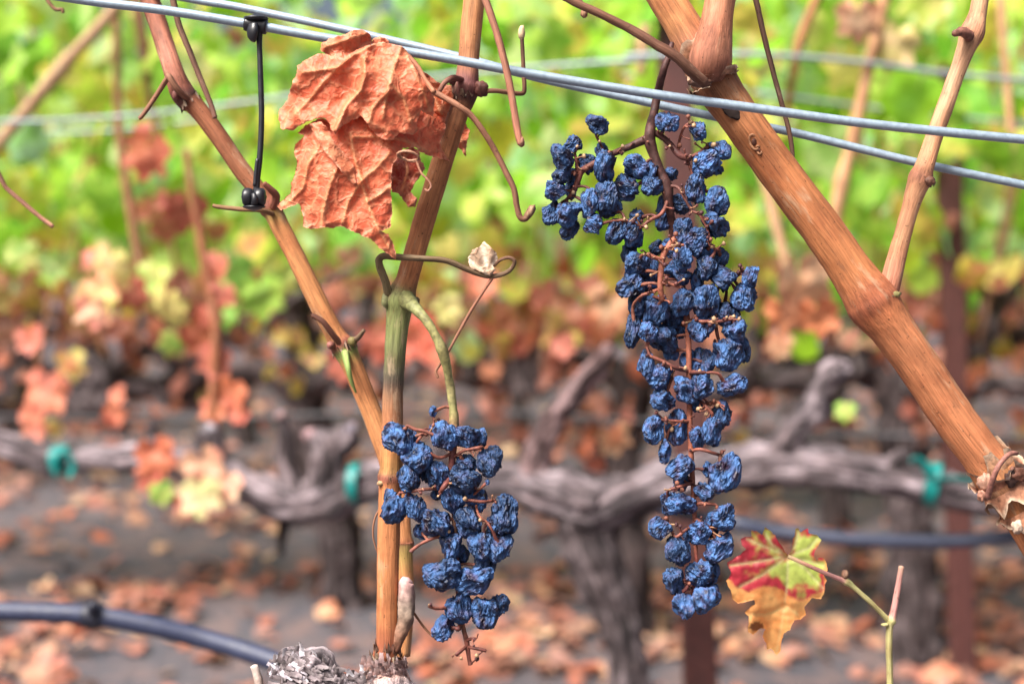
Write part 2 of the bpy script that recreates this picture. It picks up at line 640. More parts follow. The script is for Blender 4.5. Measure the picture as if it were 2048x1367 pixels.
def ground():
    mb = MB()
    xs = [-60, -30, -15] + [-9 + i * .25 for i in range(73)] + [15, 30, 60]
    ys = [-8, -4, -1] + [0 + i * .25 for i in range(80)] + [24, 34, 60, 100]
    ids = []
    for y in ys:
        ids.append([mb.add((x, y, hgt(x, y) if abs(x) < 9.1 and 0 <= y < 20 else 0), (1, 1, 1)) for x in xs])
    for j in range(len(ys) - 1):
        for i in range(len(xs) - 1):
            mb.f.append((ids[j][i], ids[j][i + 1], ids[j + 1][i + 1], ids[j + 1][i]))
    o = mb.build('ground', M_SOIL, origin=Vector((0, 0, 0)))
    tag(o, kind='structure')


ground()

ROW_SLOPE = -.22


def row_y(y0, x):
    return y0 + ROW_SLOPE * x


LITC = [S(186, 112, 84), S(170, 98, 74), S(164, 114, 92), S(146, 92, 74), S(186, 146, 120), S(132, 92, 80), S(166, 104, 88), S(196, 164, 130), S(124, 100, 92), S(172, 128, 116), S(110, 82, 74)]


def litter():
    rnd = random.Random(5)
    mb = MB()
    n = 0
    while n < 5200:
        y = 2.6 + 11 * rnd.random() ** 1.5
        x = rnd.uniform(-.5, .5) * y * 1.0 + rnd.uniform(-.4, .4)
        # leaves gather in drifts between the vines
        dens = .32 + 1.0 * noise.noise(Vector((x * .9, y * 1.5, 7))) + .3 * noise.noise(Vector((x * 3, y * 4, 2)))
        if rnd.random() > max(.06, dens): continue
        n += 1
        s = rnd.uniform(.026, .062)
        yaw = rnd.uniform(0, 6.28)
        tilt = Matrix.Rotation(rnd.gauss(0, .3), 3, 'X') @ Matrix.Rotation(rnd.gauss(0, .3), 3, 'Y')
        ori = Matrix.Rotation(yaw, 3, 'Z') @ tilt
        c1, c2 = rnd.choice(LITC), rnd.choice(LITC)
        leaf(mb, Vector((x, y, hgt(x, y) + .012 + rnd.random() * .015)), s, ori, c1, c2, rnd, 14, 2, .35, .16)
    o = mb.build('leaf_litter', M_LIT, origin=Vector((0, 4, 0)))
    tag(o, 'brown and orange fallen vine leaves strewn over the grey soil', 'leaf litter', kind='stuff')


litter()

# ------------------------------------------------------------------ background vine rows
GRN = [S(206, 228, 150), S(150, 206, 40), S(176, 222, 62), S(128, 192, 56), S(190, 226, 96), S(176, 220, 168), S(120, 182, 56)]
YEL = [S(222, 214, 96), S(232, 222, 134), S(206, 200, 70), S(226, 196, 96)]
RUS = [S(196, 116, 88), S(170, 92, 74), S(206, 138, 108), S(156, 98, 84), S(212, 156, 140), S(186, 128, 112)]


def foliage_cols(rnd, z):
    """lower leaves have turned already"""
    low = sm(1.2, .78, z)
    u = rnd.random()
    if u < .04 + .8 * low: c1 = rnd.choice(RUS); c2 = rnd.choice(RUS + YEL)
    elif u < .24 + .76 * low: c1 = rnd.choice(YEL); c2 = rnd.choice(YEL + GRN)
    else: c1 = rnd.choice(GRN); c2 = rnd.choice(GRN + GRN + YEL[:2])
    return c1, c2


def gnarled(mb, pts, rad, col=GREYW, seed=0., seg=16, steps=6, rough=.22, rfreq=14):
    mb.tube(pts, rad, col, seg=max(seg, 28), steps=steps + 2, rough=rough * 1.3, rfreq=rfreq * 1.3, groove=.42, seed=seed)


def vine(x, y0, label, seed, n_leaf, group, half=.75, leaf_s=(.05, .08), cane_n=9, top=1.95, traced=None):
    rnd = random.Random(seed)
    y = row_y(y0, x)
    gz = hgt(x, y)
    t = thing('grape_vine', (x, y, gz - .02), label, 'grapevine', group)
    zc = .74 + rnd.uniform(-.03, .03)
    if traced:
        for q, (nm, dz, ctrl) in enumerate(traced):
            mb = MB()
            pts = [P(a, b, dz) for a, b, wd in ctrl]
            if nm == 'trunk':
                e = pts[-1].copy(); e.z = hgt(e.x, e.y) - .05; pts.append(e)
            rad = [wd * .46 * dz / F for a, b, wd in ctrl]
            gnarled(mb, pts, rad + rad[-1:] if nm == 'trunk' else rad, mixc(GREYW, DARKW, .75 if nm == 'trunk' else .5), seed + q, 18, 7, .35, 16)
            mb.build(nm, M_WOOD, t)
    else:
        mb = MB()
        k = rnd.uniform(-.05, .05)
        gnarled(mb, [Vector((x, y, gz - .06)), Vector((x + k, y, .22)), Vector((x - k, y + .02, .45)), Vector((x + k * .5, y, .62)), Vector((x, y, zc))],
                [.06, .045, .04, .045, .048], mixc(GREYW, DARKW, .85), seed)
        mb.build('trunk', M_WOOD, t)
        for sgn in (-1, 1):
            mb = MB()
            pts = []
            for i in range(6):
                u = i / 5
                xx = x + sgn * half * u
                pts.append(Vector((xx, row_y(y0, xx) + rnd.uniform(-.03, .03), zc - .02 + .04 * u + rnd.uniform(-.06, .06))))
            gnarled(mb, pts, [.042, .03, .032, .027, .026, .02], mixc(GREYW, DARKW, .75), seed + sgn)
            mb.build('cordon_arm', M_WOOD, t)
    for i in range(cane_n):
        mb = MB()
        xx = x + half * rnd.uniform(-1, 1)
        yy = row_y(y0, xx)
        lean = rnd.uniform(-.25, .25)
        zt = top * rnd.uniform(.75, 1.)
        mb.tube([Vector((xx, yy, zc)), Vector((xx + lean * .1, yy + rnd.uniform(-.04, .04), zc + .12)), Vector((xx + lean * .5, yy + rnd.uniform(-.08, .08), 1.25)),
                 Vector((xx + lean, yy + rnd.uniform(-.12, .12), zt))], [.014, .008, .006, .004], mixc(TAN, GREYW, rnd.random() * .5), seg=6, steps=4)
        mb.build('cane', M_CANE, t)
        if i % 2 == 0:
            mb = MB()
            gnarled(mb, [Vector((xx, yy, zc - .04)), Vector((xx + rnd.uniform(-.03, .03), yy, zc + .05)), Vector((xx + lean * .2, yy, zc + rnd.uniform(.1, .17)))], [.03, .024, .016], mixc(GREYW, DARKW, rnd.uniform(.5, 1)), seed + i, 12, 5, .3, 30)
            mb.build('spur', M_WOOD, t)
    mb = MB()
    for i in range(n_leaf):
        xx = x + half * rnd.uniform(-1.05, 1.05)
        z = .8 + (top - .8) * rnd.random() ** .8
        if z < 1.0 and rnd.random() < .45: z += .35
        thick = .16 + .12 * sm(.8, 1.3, z)
        yy = row_y(y0, xx) + rnd.gauss(0, thick)
        c1, c2 = foliage_cols(rnd, z)
        dry = c1 in RUS
        leaf(mb, Vector((xx, yy, z)), rnd.uniform(*leaf_s) * (.8 if dry else 1), rand_ori(rnd), c1, c2, rnd, 14, 2, .7 if dry else .35, .2 if dry else .1)
    for i in range(100):
        xx = x + half * rnd.uniform(-1.05, 1.05)
        c1, c2 = rnd.choice(RUS), rnd.choice(RUS + YEL[:1])
        leaf(mb, Vector((xx, row_y(y0, xx) + rnd.gauss(0, .16), rnd.triangular(.5, 1.05, .85))), rnd.uniform(.03, .055), rand_ori(rnd), c1, c2, rnd, 12, 2, .8, .25)
    mb.build('foliage', M_FOL, t)
    return t


ROW3, ROW4, ROW5 = 3.95, 5.75, 7.5
G3, G4, G5 = 'vines of the second row behind', 'vines of the third row behind', 'vines of the fourth row behind'
TRACED = {690: [('trunk', 4.25, [(596, 560, 44), (598, 640, 60), (604, 720, 68), (618, 830, 74), (645, 950, 80), (672, 1060, 84), (684, 1210, 84)]),
                ('cordon_arm', 4.25, [(612, 800, 60), (560, 755, 56), (505, 742, 48), (440, 768, 54), (380, 792, 62), (300, 775, 52), (235, 772, 60), (185, 805, 76), (120, 785, 50), (40, 795, 54), (-60, 800, 48)]),
                ('cordon_arm', 4.2, [(605, 770, 60), (680, 752, 50), (760, 770, 56), (850, 738, 46), (960, 752, 50), (1060, 738, 44)]),
                ('spur', 4.2, [(190, 810, 70), (208, 750, 54), (180, 712, 50), (150, 672, 34)]), ('spur', 4.2, [(185, 800, 60), (235, 835, 50), (246, 868, 34)]),
                ('spur', 4.2, [(600, 600, 46), (560, 575, 34), (540, 545, 22)]), ('spur', 4.2, [(700, 750, 50), (728, 680, 40), (732, 590, 30)]), ('spur', 4.2, [(30, 800, 50), (15, 740, 44), (25, 690, 28)]), ('spur', 4.2, [(900, 745, 46), (915, 690, 40), (900, 640, 26)])],
          1830: [('trunk', 3.72, [(1782, 725, 80), (1795, 800, 84), (1812, 950, 90), (1822, 1100, 92), (1830, 1300, 104)]),
                 ('cordon_arm', 3.75, [(1790, 765, 74), (1705, 740, 64), (1630, 758, 62), (1540, 765, 50), (1440, 780, 52), (1320, 760, 46)]),
                 ('cordon_arm', 3.7, [(1790, 745, 66), (1870, 715, 52), (1940, 700, 46), (1975, 655, 42), (2000, 610, 38), (2036, 550, 34)]), ('cordon_arm', 3.65, [(1810, 760, 60), (1900, 790, 50), (1990, 770, 48), (2120, 780, 44)]),
                 ('spur', 3.7, [(1720, 745, 60), (1702, 700, 50), (1715, 655, 34)]), ('spur', 3.7, [(1640, 765, 56), (1660, 810, 44), (1690, 830, 30)]), ('spur', 3.7, [(1470, 775, 50), (1500, 720, 40), (1490, 670, 26)]), ('spur', 3.7, [(1960, 690, 40), (1985, 600, 36), (1960, 560, 24)])]}
for px, lab, sd_ in ((-140, 'leafy vine one row beyond the teal tie, at the far left edge', 31), (690, 'leafy vine whose short trunk stands behind the hanging small bunch and tall cane', 32),
                     (1830, 'leafy vine with a thick dark trunk beside the slim rusty post', 34), (2680, 'leafy vine reaching in at the right edge behind the broken cane', 35)):
    dd = 4.28 if px < 1000 else 3.75
    vine((px - 1024) / F * dd, ROW3, lab, sd_, 430, G3, half=.85, traced=TRACED.get(px))
vine((1260 - 1024) / F * 3.9, ROW3, 'leafy vine hidden behind the long bunch and its rusty post', 33, 380, G3, half=.7)
for px, lab, sd_ in ((-250, 'distant vine behind the far left tan cane', 41), (600, 'distant vine with a dark trunk seen between the two left canes', 42), (1180, 'distant vine seen left of the long bunch', 43),
                     (1640, 'distant vine seen under the thick diagonal cane', 44), (2200, 'distant vine seen past the right shoot', 45)):
    vine((px - 1024) / F * 5.8, ROW4, lab, sd_, 520, G4, half=.8, cane_n=5)
for i in range(5):
    vine(-2.9 + i * 1.45, ROW5, ['far vine behind the tan cane at upper left', 'far vine behind the crumpled orange leaf', 'far vine behind the centre cane',
                                 'far vine behind the thick forked cane', 'far vine behind the slim right shoot'][i], 51 + i, 480, G5, half=.85, cane_n=3)


def far_rows():
    rnd = random.Random(77)
    mb = MB()
    for y0 in (9.3, 11.2, 13.2, 16):
        for i in range(1500):
            x = rnd.uniform(-.5, .5) * y0 * 1.0
            z = .78 + 1.2 * rnd.random() ** .9
            c1, c2 = foliage_cols(rnd, z)
            leaf(mb, Vector((x, row_y(y0, x) + rnd.gauss(0, .2), z)), rnd.uniform(.07, .11), rand_ori(rnd), c1, c2, rnd, 9, 1, .4, .1)
    tag(mb.build('far_vine_rows', M_FOL, origin=Vector((0, 10, 0))), 'blurred green and yellow mass of the farthest vine rows', 'vine rows', kind='stuff')


far_rows()

# ------------------------------------------------------------------ the row just behind: one vine traced, with spurs, canes and leaves
D2 = 2.08


def d2(x):
    return D2 + (1024 - x) / F * D2 * .22


def row2():
    base = G(1250, 1960)
    b = P(1250, 1400, d2(1250)); gx, gy = b.x, b.y
    t = thing('grape_vine', (gx, gy, hgt(gx, gy) - .02), 'gnarled grey old vine just behind the bunches, its trunk bending under a long horizontal arm', 'grapevine')

    def wood(name, ctrl, seed, rough=.2, col=GREYW, parent=t, steps=7):
        mb = MB()
        pts = [P(x, y, d2(x) + (dd[0] if dd else 0)) for x, y, wd, *dd in ctrl]
        gnarled(mb, pts, [wd * .5 * d2(x) / F for x, y, wd, *dd in ctrl], col, seed, 20, steps, rough, 22)
        return mb.build(name, M_WOOD, parent)
    mb = MB()
    tp = [P(1160, 985, d2(1160)), P(1172, 1050, d2(1160)), P(1195, 1130, d2(1180)), P(1225, 1210, d2(1220)), P(1250, 1300, d2(1250)), P(1255, 1420, d2(1250)), P(1245, 1600, d2(1250))]
    e = tp[-1].copy(); e.z = hgt(e.x, e.y) - .04; e.x += .02
    tp.append(e)
    gnarled(mb, tp, [.032, .038, .035, .030, .029, .030, .031, .045], mixc(GREYW, DARKW, .6), 2., 22, 8, .2, 20)
    mb.build('trunk', M_WOOD, t)
    wood('cordon_arm', [(1200, 1010, 110), (1110, 990, 95), (1010, 965, 70), (900, 965, 66), (800, 960, 66), (720, 968, 84), (650, 1000, 90), (580, 1005, 78), (500, 975, 62), (420, 938, 62), (320, 915, 52), (200, 918, 48), (100, 925, 46), (0, 893, 54), (-120, 880, 50)], 3.)
    wood('cordon_arm', [(1150, 1040, 90), (1240, 1000, 100), (1320, 968, 86), (1420, 945, 78), (1520, 930, 84), (1620, 930, 78), (1740, 950, 72), (1880, 978, 66), (2048, 1010, 60), (2180, 1025, 55)], 4.)
    wood('spur', [(1060, 970, 66), (1078, 905, 50), (1100, 858, 58), (1122, 822, 42), (1150, 790, 46), (1176, 752, 34), (1196, 735, 40), (1218, 690, 24)], 5., .4, mixc(GREYW, PINKB, .25))
    wood('spur', [(1530, 935, 60), (1570, 895, 62), (1596, 850, 50), (1625, 815, 54), (1640, 780, 40), (1668, 748, 50), (1700, 735, 26)], 6., .45)
    wood('spur', [(440, 940, 54), (425, 895, 52), (418, 862, 50)], 7., .12, mixc(GREYW, DARKW, .3))
    wood('spur', [(590, 990, 50), (572, 920, 36), (566, 850, 26), (560, 828, 22)], 8., .2, mixc(GREYW, DARKW, .4))
    wood('spur', [(640, 990, 70), (660, 920, 62), (650, 885, 50), (620, 870, 34)], 9., .3, mixc(GREYW, DARKW, .3))
    wood('spur', [(655, 915, 50), (690, 880, 50), (700, 862, 40)], 10., .3, mixc(GREYW, DARKW, .3))
    wood('spur', [(575, 1010, 30), (565, 1060, 18), (562, 1110, 12)], 11., .15, DARKW)
    for x, y, r_, cc in ((418, 858, 20, S(190, 184, 192)), (560, 830, 12, S(220, 184, 184)), (617, 868, 16, S(214, 176, 178)), (702, 856, 16, S(170, 160, 172))):
        mb = MB(); mb.blob(P(x, y, d2(x) - .006), r_ * D2 / F, cc, 2, (1, .8, .8), .3, 2)
        mb.build('cut_end', M_WOOD, t)
    # canes of this vine
    def cane(ctrl, dd=0, col=TAN):
        mb = MB()
        mb.tube([P(x, y, d2(x) + dd) for x, y, wd in ctrl], [wd * .5 * d2(x) / F for x, y, wd in ctrl], col, seg=8, steps=5, rough=.1, rfreq=30)
        return mb.build('cane', M_CANE, t)
    cane([(-60, 370, 26), (0, 285, 27), (70, 200, 28), (130, 128, 36), (150, 105, 27), (215, 35, 27), (260, -20, 27)], .1, mixc(TAN, STRAW, .5))
    cane([(425, 870, 26), (428, 780, 24), (432, 650, 22), (415, 560, 20), (390, 420, 16), (372, 300, 14)], 0, REDB)
    cane([(230, -20, 18), (234, 120, 18), (238, 260, 20), (262, 430, 20), (290, 600, 14)], .15, mixc(TAN, DARKW, .45))
    cane([(270, -20, 24), (285, 80, 22), (300, 200, 16), (330, 300, 14)], .2, mixc(REDB, DARKW, .3))
    cane([(1775, -40, 26), (1750, 80, 27), (1725, 190, 26), (1700, 300, 26), (1680, 380, 34), (1668, 470, 20)], 0.1, mixc(TAN, STRAW, .25))
    cane([(1520, 330, 18), (1545, 420, 22), (1560, 480, 22), (1580, 560, 18)], 0, mixc(TAN, STRAW, .4))
    cane([(1640, -20, 20), (1600, 80, 22), (1585, 150, 18), (1570, 250, 14)], .2, mixc(TAN, DARKW, .2))
    cane([(2000, -20, 22), (2010, 120, 20), (2020, 250, 20), (2026, 360, 18)], .25, mixc(TAN, STRAW, .3))
    cane([(1300, -20, 26), (1290, 60, 26), (1280, 150, 20)], .3, mixc(TAN, STRAW, .4))
    cane([(700, 540, 14), (560, 620, 14), (500, 700, 12)], .4, DARKW)
    wood('spur', [(860, 960, 50), (878, 915, 40), (870, 880, 30)], 12., .3, mixc(GREYW, DARKW, .4))
    wood('spur', [(300, 915, 46), (312, 880, 34), (300, 850, 22)], 13., .3, mixc(GREYW, DARKW, .4))
    wood('spur', [(1790, 955, 50), (1800, 925, 44), (1815, 905, 30)], 14., .3, mixc(GREYW, DARKW, .3))
    # its leaves, each hanging where the photograph shows it
    OR, RD, PK, YG, GR, PL = S(196, 106, 72), S(176, 66, 54), S(214, 124, 112), S(200, 198, 112), S(128, 182, 70), S(216, 184, 150)
    spec = [(295, 330, 80, RD, OR, 0), (285, 270, 34, RD, PK, 0), (375, 445, 74, RD, S(160, 76, 64), .1), (335, 415, 40, RD, PK, .1), (218, 555, 84, PL, YG, -.05), (200, 610, 82, PK, YG, -.05), (185, 640, 62, PL, PK, -.08), (262, 600, 56, PK, RD, .0), (190, 530, 46, PK, RD, 0),
            (335, 640, 78, S(224, 216, 130), YG, .1), (310, 570, 60, YG, GR, .12), (345, 700, 46, GR, YG, .1), (520, 610, 74, GR, S(176, 214, 90), .3), (470, 560, 66, GR, S(150, 206, 96), .35), (560, 575, 60, GR, YG, .35), (450, 640, 46, GR, GR, .2), (100, 545, 60, S(140, 196, 120), GR, .2), (40, 520, 54, GR, YG, .2),
            (436, 545, 50, RD, PK, 0), (446, 600, 44, RD, PK, 0), (418, 640, 44, PK, RD, 0), (392, 685, 62, RD, OR, 0), (428, 735, 58, RD, PK, 0), (462, 805, 64, RD, OR, 0), (428, 830, 48, OR, RD, 0), (480, 840, 34, RD, RD, 0),
            (405, 955, 76, PL, PK, -.08), (400, 1010, 70, S(150, 178, 104), PL, -.1), (450, 985, 58, PK, PL, -.08), (370, 1015, 40, RD, PK, -.08), (312, 930, 70, RD, OR, -.08), (300, 970, 50, RD, PK, -.08), (322, 995, 40, YG, GR, -.1),
            (1600, 605, 120, S(206, 122, 80), PL, -.15), (1635, 650, 70, S(206, 122, 80), OR, -.15), (1560, 640, 60, S(206, 122, 80), S(216, 140, 100), -.15), (1715, 60, 76, PL, S(222, 156, 124), .05), (1790, 110, 80, PL, YG, .1),
            (684, 745, 58, RD, PK, .2), (756, 705, 70, RD, PK, .2), (828, 695, 80, S(190, 70, 52), RD, .1), (880, 730, 40, OR, PK, .2), (1690, 830, 36, YG, GR, -.1), (1125, 700, 44, S(150, 70, 66), PK, .1), (1225, 890, 58, OR, PL, .3), (965, 580, 52, PK, OR, .5), (1085, 600, 50, PK, OR, .5), (1215, 630, 74, PL, OR, .3),
            (92, 805, 84, PK, OR, .2), (70, 855, 60, OR, PK, .2), (140, 740, 56, OR, YG, .25), (60, 690, 50, RD, PK, .4), (895, 630, 50, YG, S(226, 214, 150), .4), (230, 840, 40, OR, RD, .1), (235, 800, 36, PK, OR, .1), (1560, 700, 46, PL, OR, .5), (1700, 690, 40, PK, PL, .4)]
    rnd = random.Random(9)
    for i, (x, y, s, c1, c2, dd) in enumerate(spec):
        mb = MB()
        d = d2(x) + dd
        face = Vector((rnd.uniform(-.6, .6), -1, rnd.uniform(-.2, .5)))
        leaf(mb, P(x, y - s * .35, d), s * .85 * d / F, rand_ori(rnd, 1.1, face), c1, c2, rnd, 40, 5, .3, .11, mixc(c1, PL, .4))
        mb.build('leaf', M_DRY if c1 not in (GR, YG) else M_LEAF, t)
    # sparse green foliage still on this row, higher up
    mb = MB()
    rnd = random.Random(13)
    for i in range(120):
        x = rnd.uniform(-150, 2200); y = rnd.triangular(-60, 470, 60)
        d = d2(x) + rnd.uniform(.15, .85)
        c1, c2 = rnd.choice(GRN + YEL), rnd.choice(GRN + GRN + YEL)
        leaf(mb, P(x, y, d), rnd.uniform(.045, .07), rand_ori(rnd), c1, c2, rnd, 24, 3, .35, .12)
    mb.build('foliage', M_FOL, t)


row2()


# posts of the trellis
def post(name, top, bot, d, half, label):
    mb = MB()
    a = P(*top, d); b = P(*bot, d)
    u = (b - a).normalized()
    if b.z > 0: b = b + u * ((b.z + .05) / -u.z)
    side = u.cross(Vector((0, 1, 0))).normalized()
    dep = side.cross(u).normalized()
    col = S(76, 40, 36)
    # a rolled C section, open at the back
    prof = [(-1, .7), (-1, -.55), (-.82, -.75), (.82, -.75), (1, -.55), (1, .7), (.78, .7), (.78, -.45), (.7, -.53), (-.7, -.53), (-.78, -.45), (-.78, .7)]
    n = 24
    rings = []
    for i in range(n + 1):
        q = a.lerp(b, i / n)
        rings.append([mb.add(q + side * s * half + dep * -t_ * half * -1 * 1., col) for s, t_ in prof])
    m = len(prof)
    for i in range(n):
        for k in range(m):
            mb.f.append((rings[i][k], rings[i][(k + 1) % m], rings[i + 1][(k + 1) % m], rings[i + 1][k]))
    mb.f.append(tuple(rings[0])); mb.f.append(tuple(rings[-1][::-1]))
    o = mb.build('post', M_POST, None, smooth=False)
    o.name = name
    tag(o, label, 'post', 'rusty trellis posts')


post('trellis_post', (1338, -150), (1402, 1400), 2.25, .026, 'wide rust brown trellis post rising straight behind the long bunch of raisins')
post('trellis_post', (1893, 140), (1926, 1340), 3.6, .03, 'narrower rust brown trellis post beside the dark trunk at the right')


# hoses, far wires, ties
def strand(name, pts, r, col, mat, label, cat, group=None, seg=12, steps=8):
    mb = MB()
    mb.tube(pts, r, col, seg=seg, steps=steps)
    return tag(mb.build(name, mat), label, cat, group)


HOSEC = S(44, 50, 74)
h = thing('drip_hose', P(0, 1225, 1.3), 'blue black drip hose sagging across the lower left corner', 'hose', 'drip irrigation hoses')
mb = MB()
mb.tube([P(-200, 1215, 1.3), P(-60, 1220, 1.3), P(80, 1224, 1.3), P(185, 1230, 1.3), (P(300, 1250, 1.3)), P(420, 1280, 1.3), P(540, 1318, 1.28), P(680, 1372, 1.25), P(900, 1470, 1.2)], 20 * 1.3 / F, HOSEC, seg=18, steps=10)
mb.build('tube', M_HOSE, h)
mb = MB()
mb.tube([P(168, 1229, 1.3), P(186, 1230, 1.3), P(204, 1232, 1.3)], [25 * 1.3 / F, 26 * 1.3 / F, 25 * 1.3 / F], S(32, 34, 48), seg=16, steps=3)
mb.tube([P(186, 1222, 1.29), P(186, 1205, 1.285)], [12 * 1.3 / F, 9 * 1.3 / F], S(32, 34, 48), seg=10, steps=3)
mb.build('emitter', M_HOSE, h)
strand('drip_hose', [P(1150, 985, 2.3), P(1300, 1015, 2.15), P(1440, 1040, 2.02), P(1550, 1062, 2.0), P(1700, 1078, 1.98), P(1850, 1082, 1.97), P(1960, 1078, 1.96), P(2060, 1066, 1.95), P(2300, 1040, 1.95)], 14.5 * 2 / F, S(50, 55, 74), M_HOSE,
       'blue grey drip hose slung under the old vine arm at the right', 'hose', 'drip irrigation hoses')
strand('drip_hose', [P(-100, 830, 4.1), P(300, 838, 4.1), P(700, 828, 4.0), P(900, 824, 3.95), P(1100, 830, 3.9), P(1500, 858, 3.75), P(1650, 868, 3.7), P(2200, 880, 3.5)], 6 * 4 / F, S(46, 44, 50), M_HOSE,
       'thin dark drip hose of the farther row passing behind the hanging bunches', 'hose', 'drip irrigation hoses')
WCB = S(140, 152, 156)
strand('trellis_wire', [P(-100, 240, 2.3), P(60, 243, 2.3), P(260, 232, 2.3), P(480, 206, 2.25), P(900, 150, 2.2), P(1300, 118, 2.1)], 6 * 2.3 / F * .7, WCB, M_WIRE, 'blurred pale trellis wire behind the left cane and orange leaf', 'wire', 'trellis wires')
strand('trellis_wire', [P(1250, 112, 2.1), P(1480, 108, 2.05), P(1700, 122, 2.05), P(1880, 145, 2.05), P(2100, 166, 2.05)], 5.5 * 2.05 / F, WCB, M_WIRE, 'blurred pale trellis wire at upper right, above the other far wires', 'wire', 'trellis wires')
strand('trellis_wire', [P(1250, 150, 2.7), P(1550, 190, 2.6), P(1800, 222, 2.6), P(2150, 256, 2.6)], 4 * 2.6 / F, WCB, M_WIRE, 'faint blurred wire crossing behind the two sharp wires at the right', 'wire', 'trellis wires')
strand('trellis_wire', [P(-80, 262, 2.9), P(200, 262, 2.9), P(500, 225, 2.9), P(900, 170, 2.9)], 4 * 2.9 / F, WCB, M_WIRE, 'faint lower blurred wire at the left edge', 'wire', 'trellis wires')

TEAL = S(6, 116, 112)


def tie(x, y, wd, rad, tilt, label, tails=()):
    d = d2(x)
    t = thing('vine_tie', P(x, y, d), label, 'tie', 'teal tape ties on the old vine')
    mb = MB()
    ax = (P(x + 10, y + tilt * 10, d2(x + 10)) - P(x, y, d)).normalized()
    c = P(x, y, d)
    n1 = ax.orthogonal().normalized(); n2 = ax.cross(n1)
    seg = 20
    for ly in range(3):
        prof = []
        off = (ly - 1) * wd * .22
        r0 = rad * (1 + .04 * ly)
        for s in (-.3, -.1, .1, .3):
            prof.append((off + s * wd, r0))
        rings = []
        for s, r in prof:
            rings.append([mb.add(c + (ax * s + (n1 * math.cos(k * 6.2832 / seg) + n2 * math.sin(k * 6.2832 / seg)) * r * (1 + .08 * noise.noise(Vector((k * .7, s * .4, ly))))) * d / F, TEAL) for k in range(seg)])
        for i in range(3):
            for k in range(seg):
                mb.f.append((rings[i][k], rings[i][(k + 1) % seg], rings[i + 1][(k + 1) % seg], rings[i + 1][k]))
    mb.blob(P(x, y - rad * .5, d - rad * 1. * d / F), 7 * d / F, TEAL, 2, (1.2, 1, .8), .3)
    mb.build('band', M_TAPE, t)
    for tl in tails:
        mb = MB()
        mb.tube([P(a, b, d - rad * d / F * 1.1) for a, b in tl], 12 * d / F, TEAL, seg=8, steps=5, flat=.25)
        mb.build('tail', M_TAPE, t)


tie(125, 918, 34, 27, 0, 'bunched teal tape tie on the old vine arm at the far left', [[(115, 905), (105, 925), (112, 950)], [(135, 905), (146, 930), (138, 955)]])
tie(714, 968, 20, 42, 0, 'narrow teal tape tie on the old vine arm beside the tall cane')
tie(1862, 968, 26, 42, .2, 'teal tape tie with long loose ends on the old vine arm at the right', [[(1862, 950), (1850, 930), (1832, 918), (1822, 924)], [(1868, 962), (1905, 958), (1945, 962), (1985, 966)]])

# ------------------------------------------------------------------ sharp foreground: wires and clip
WIREC = S(140, 156, 170)
strand('trellis_wire', [P(x, y, .684) for x, y in ((-330, -83), (-40, -33), (170, 1), (330, 21), (490, 47), (650, 76), (905, 119), (1045, 145), (1300, 187), (1500, 215), (1750, 249), (2048, 279), (2250, 296))], 9.3 * .684 / F, WIREC, M_WIRE,
       'sharp galvanised wire in front of every cane, holding the black clip', 'wire', 'trellis wires', 16)
strand('trellis_wire', [P(x, y, d) for x, y, d in ((60, -66, .78), (370, -4, .76), (480, 15, .752), (700, 62, .742), (920, 114, .735), (1060, 152, .728), (1200, 184, .728), (1440, 236, .728), (1600, 268, .726), (1830, 324, .722), (2048, 370, .72), (2250, 412, .72))], 8.3 * .73 / F, WIREC, M_WIRE,
       'sharp galvanised wire passing behind the canes, lower one at the right', 'wire', 'trellis wires', 16)


def clip():
    d = .684
    u = d / F
    BK = S(30, 31, 36)
    c = P(512, 51, d)
    t = thing('wire_clip', P(508, 412, d), 'black plastic clip hanging from the front wire with a strap down to the left cane', 'clip')
    ax = (P(560, 60, d) - P(464, 43, d)).normalized()
    up = Vector((0, 0, 1))
    mb = MB()
    # saddle wrapped round the wire
    mb.tube([c - ax * 22 * u, c - ax * 19 * u, c + ax * 18 * u, c + ax * 21 * u], [12 * u, 15 * u, 15 * u, 12 * u], BK, seg=16, steps=3)
    # flat cap
    mb.tube([c + up * 9 * u, c + up * 12 * u, c + up * 15.5 * u, c + up * 16 * u], [21 * u, 24.5 * u, 24.5 * u, 22 * u], BK, seg=24, steps=2)
    # tongue
    f = P(506, 72, d - 15 * u)
    mb.tube([P(506, 50, d - 13 * u), P(505, 62, d - 16 * u), P(504, 74, d - 13 * u), P(506, 80, d - 6 * u)], [13 * u, 15 * u, 13 * u, 8 * u], BK, seg=12, steps=4, flat=.6)
    mb.build('saddle', M_PLAST, t)
    mb = MB()
    px_tube(mb, [(518, 62, 16, BK), (519, 90, 11, BK), (521, 150, 11.5, BK), (523, 220, 11.5, BK), (522, 275, 11.5, BK), (519, 320, 12, BK), (515, 355, 12, BK), (512, 388, 14, BK)], d, seg=12, steps=6)
    px_tube(mb, [(515, 318, 8, BK, -.001), (512, 345, 9, BK, -.001), (510, 372, 9, BK, -.001)], d, seg=8, steps=4)
    mb.build('strap', M_PLAST, t)
    mb = MB()
    hx = Vector((1, 0, 0))
    c2 = P(508, 394, d - .001)
    for sg in (-1, 1):
        mb.tube([c2 + hx * sg * k_ * u for k_ in (3, 8, 14, 19, 22, 23)], [16 * u, 18 * u, 18.5 * u, 17.5 * u, 14 * u, 8 * u], BK, seg=20, steps=1)
    mb.tube([P(508, 388, d - .004), P(510, 400, d - .005), P(507, 410, d - .003)], [6 * u, 7 * u, 6 * u], BK, seg=10, steps=3)
    c3 = P(508, 410, d)
    mb.tube([c3 - up * 1 * u, c3 - up * 3 * u, c3 - up * 6 * u], [20 * u, 23 * u, 20 * u], BK, seg=20, steps=2)
    mb.build('hook', M_PLAST, t)


clip()


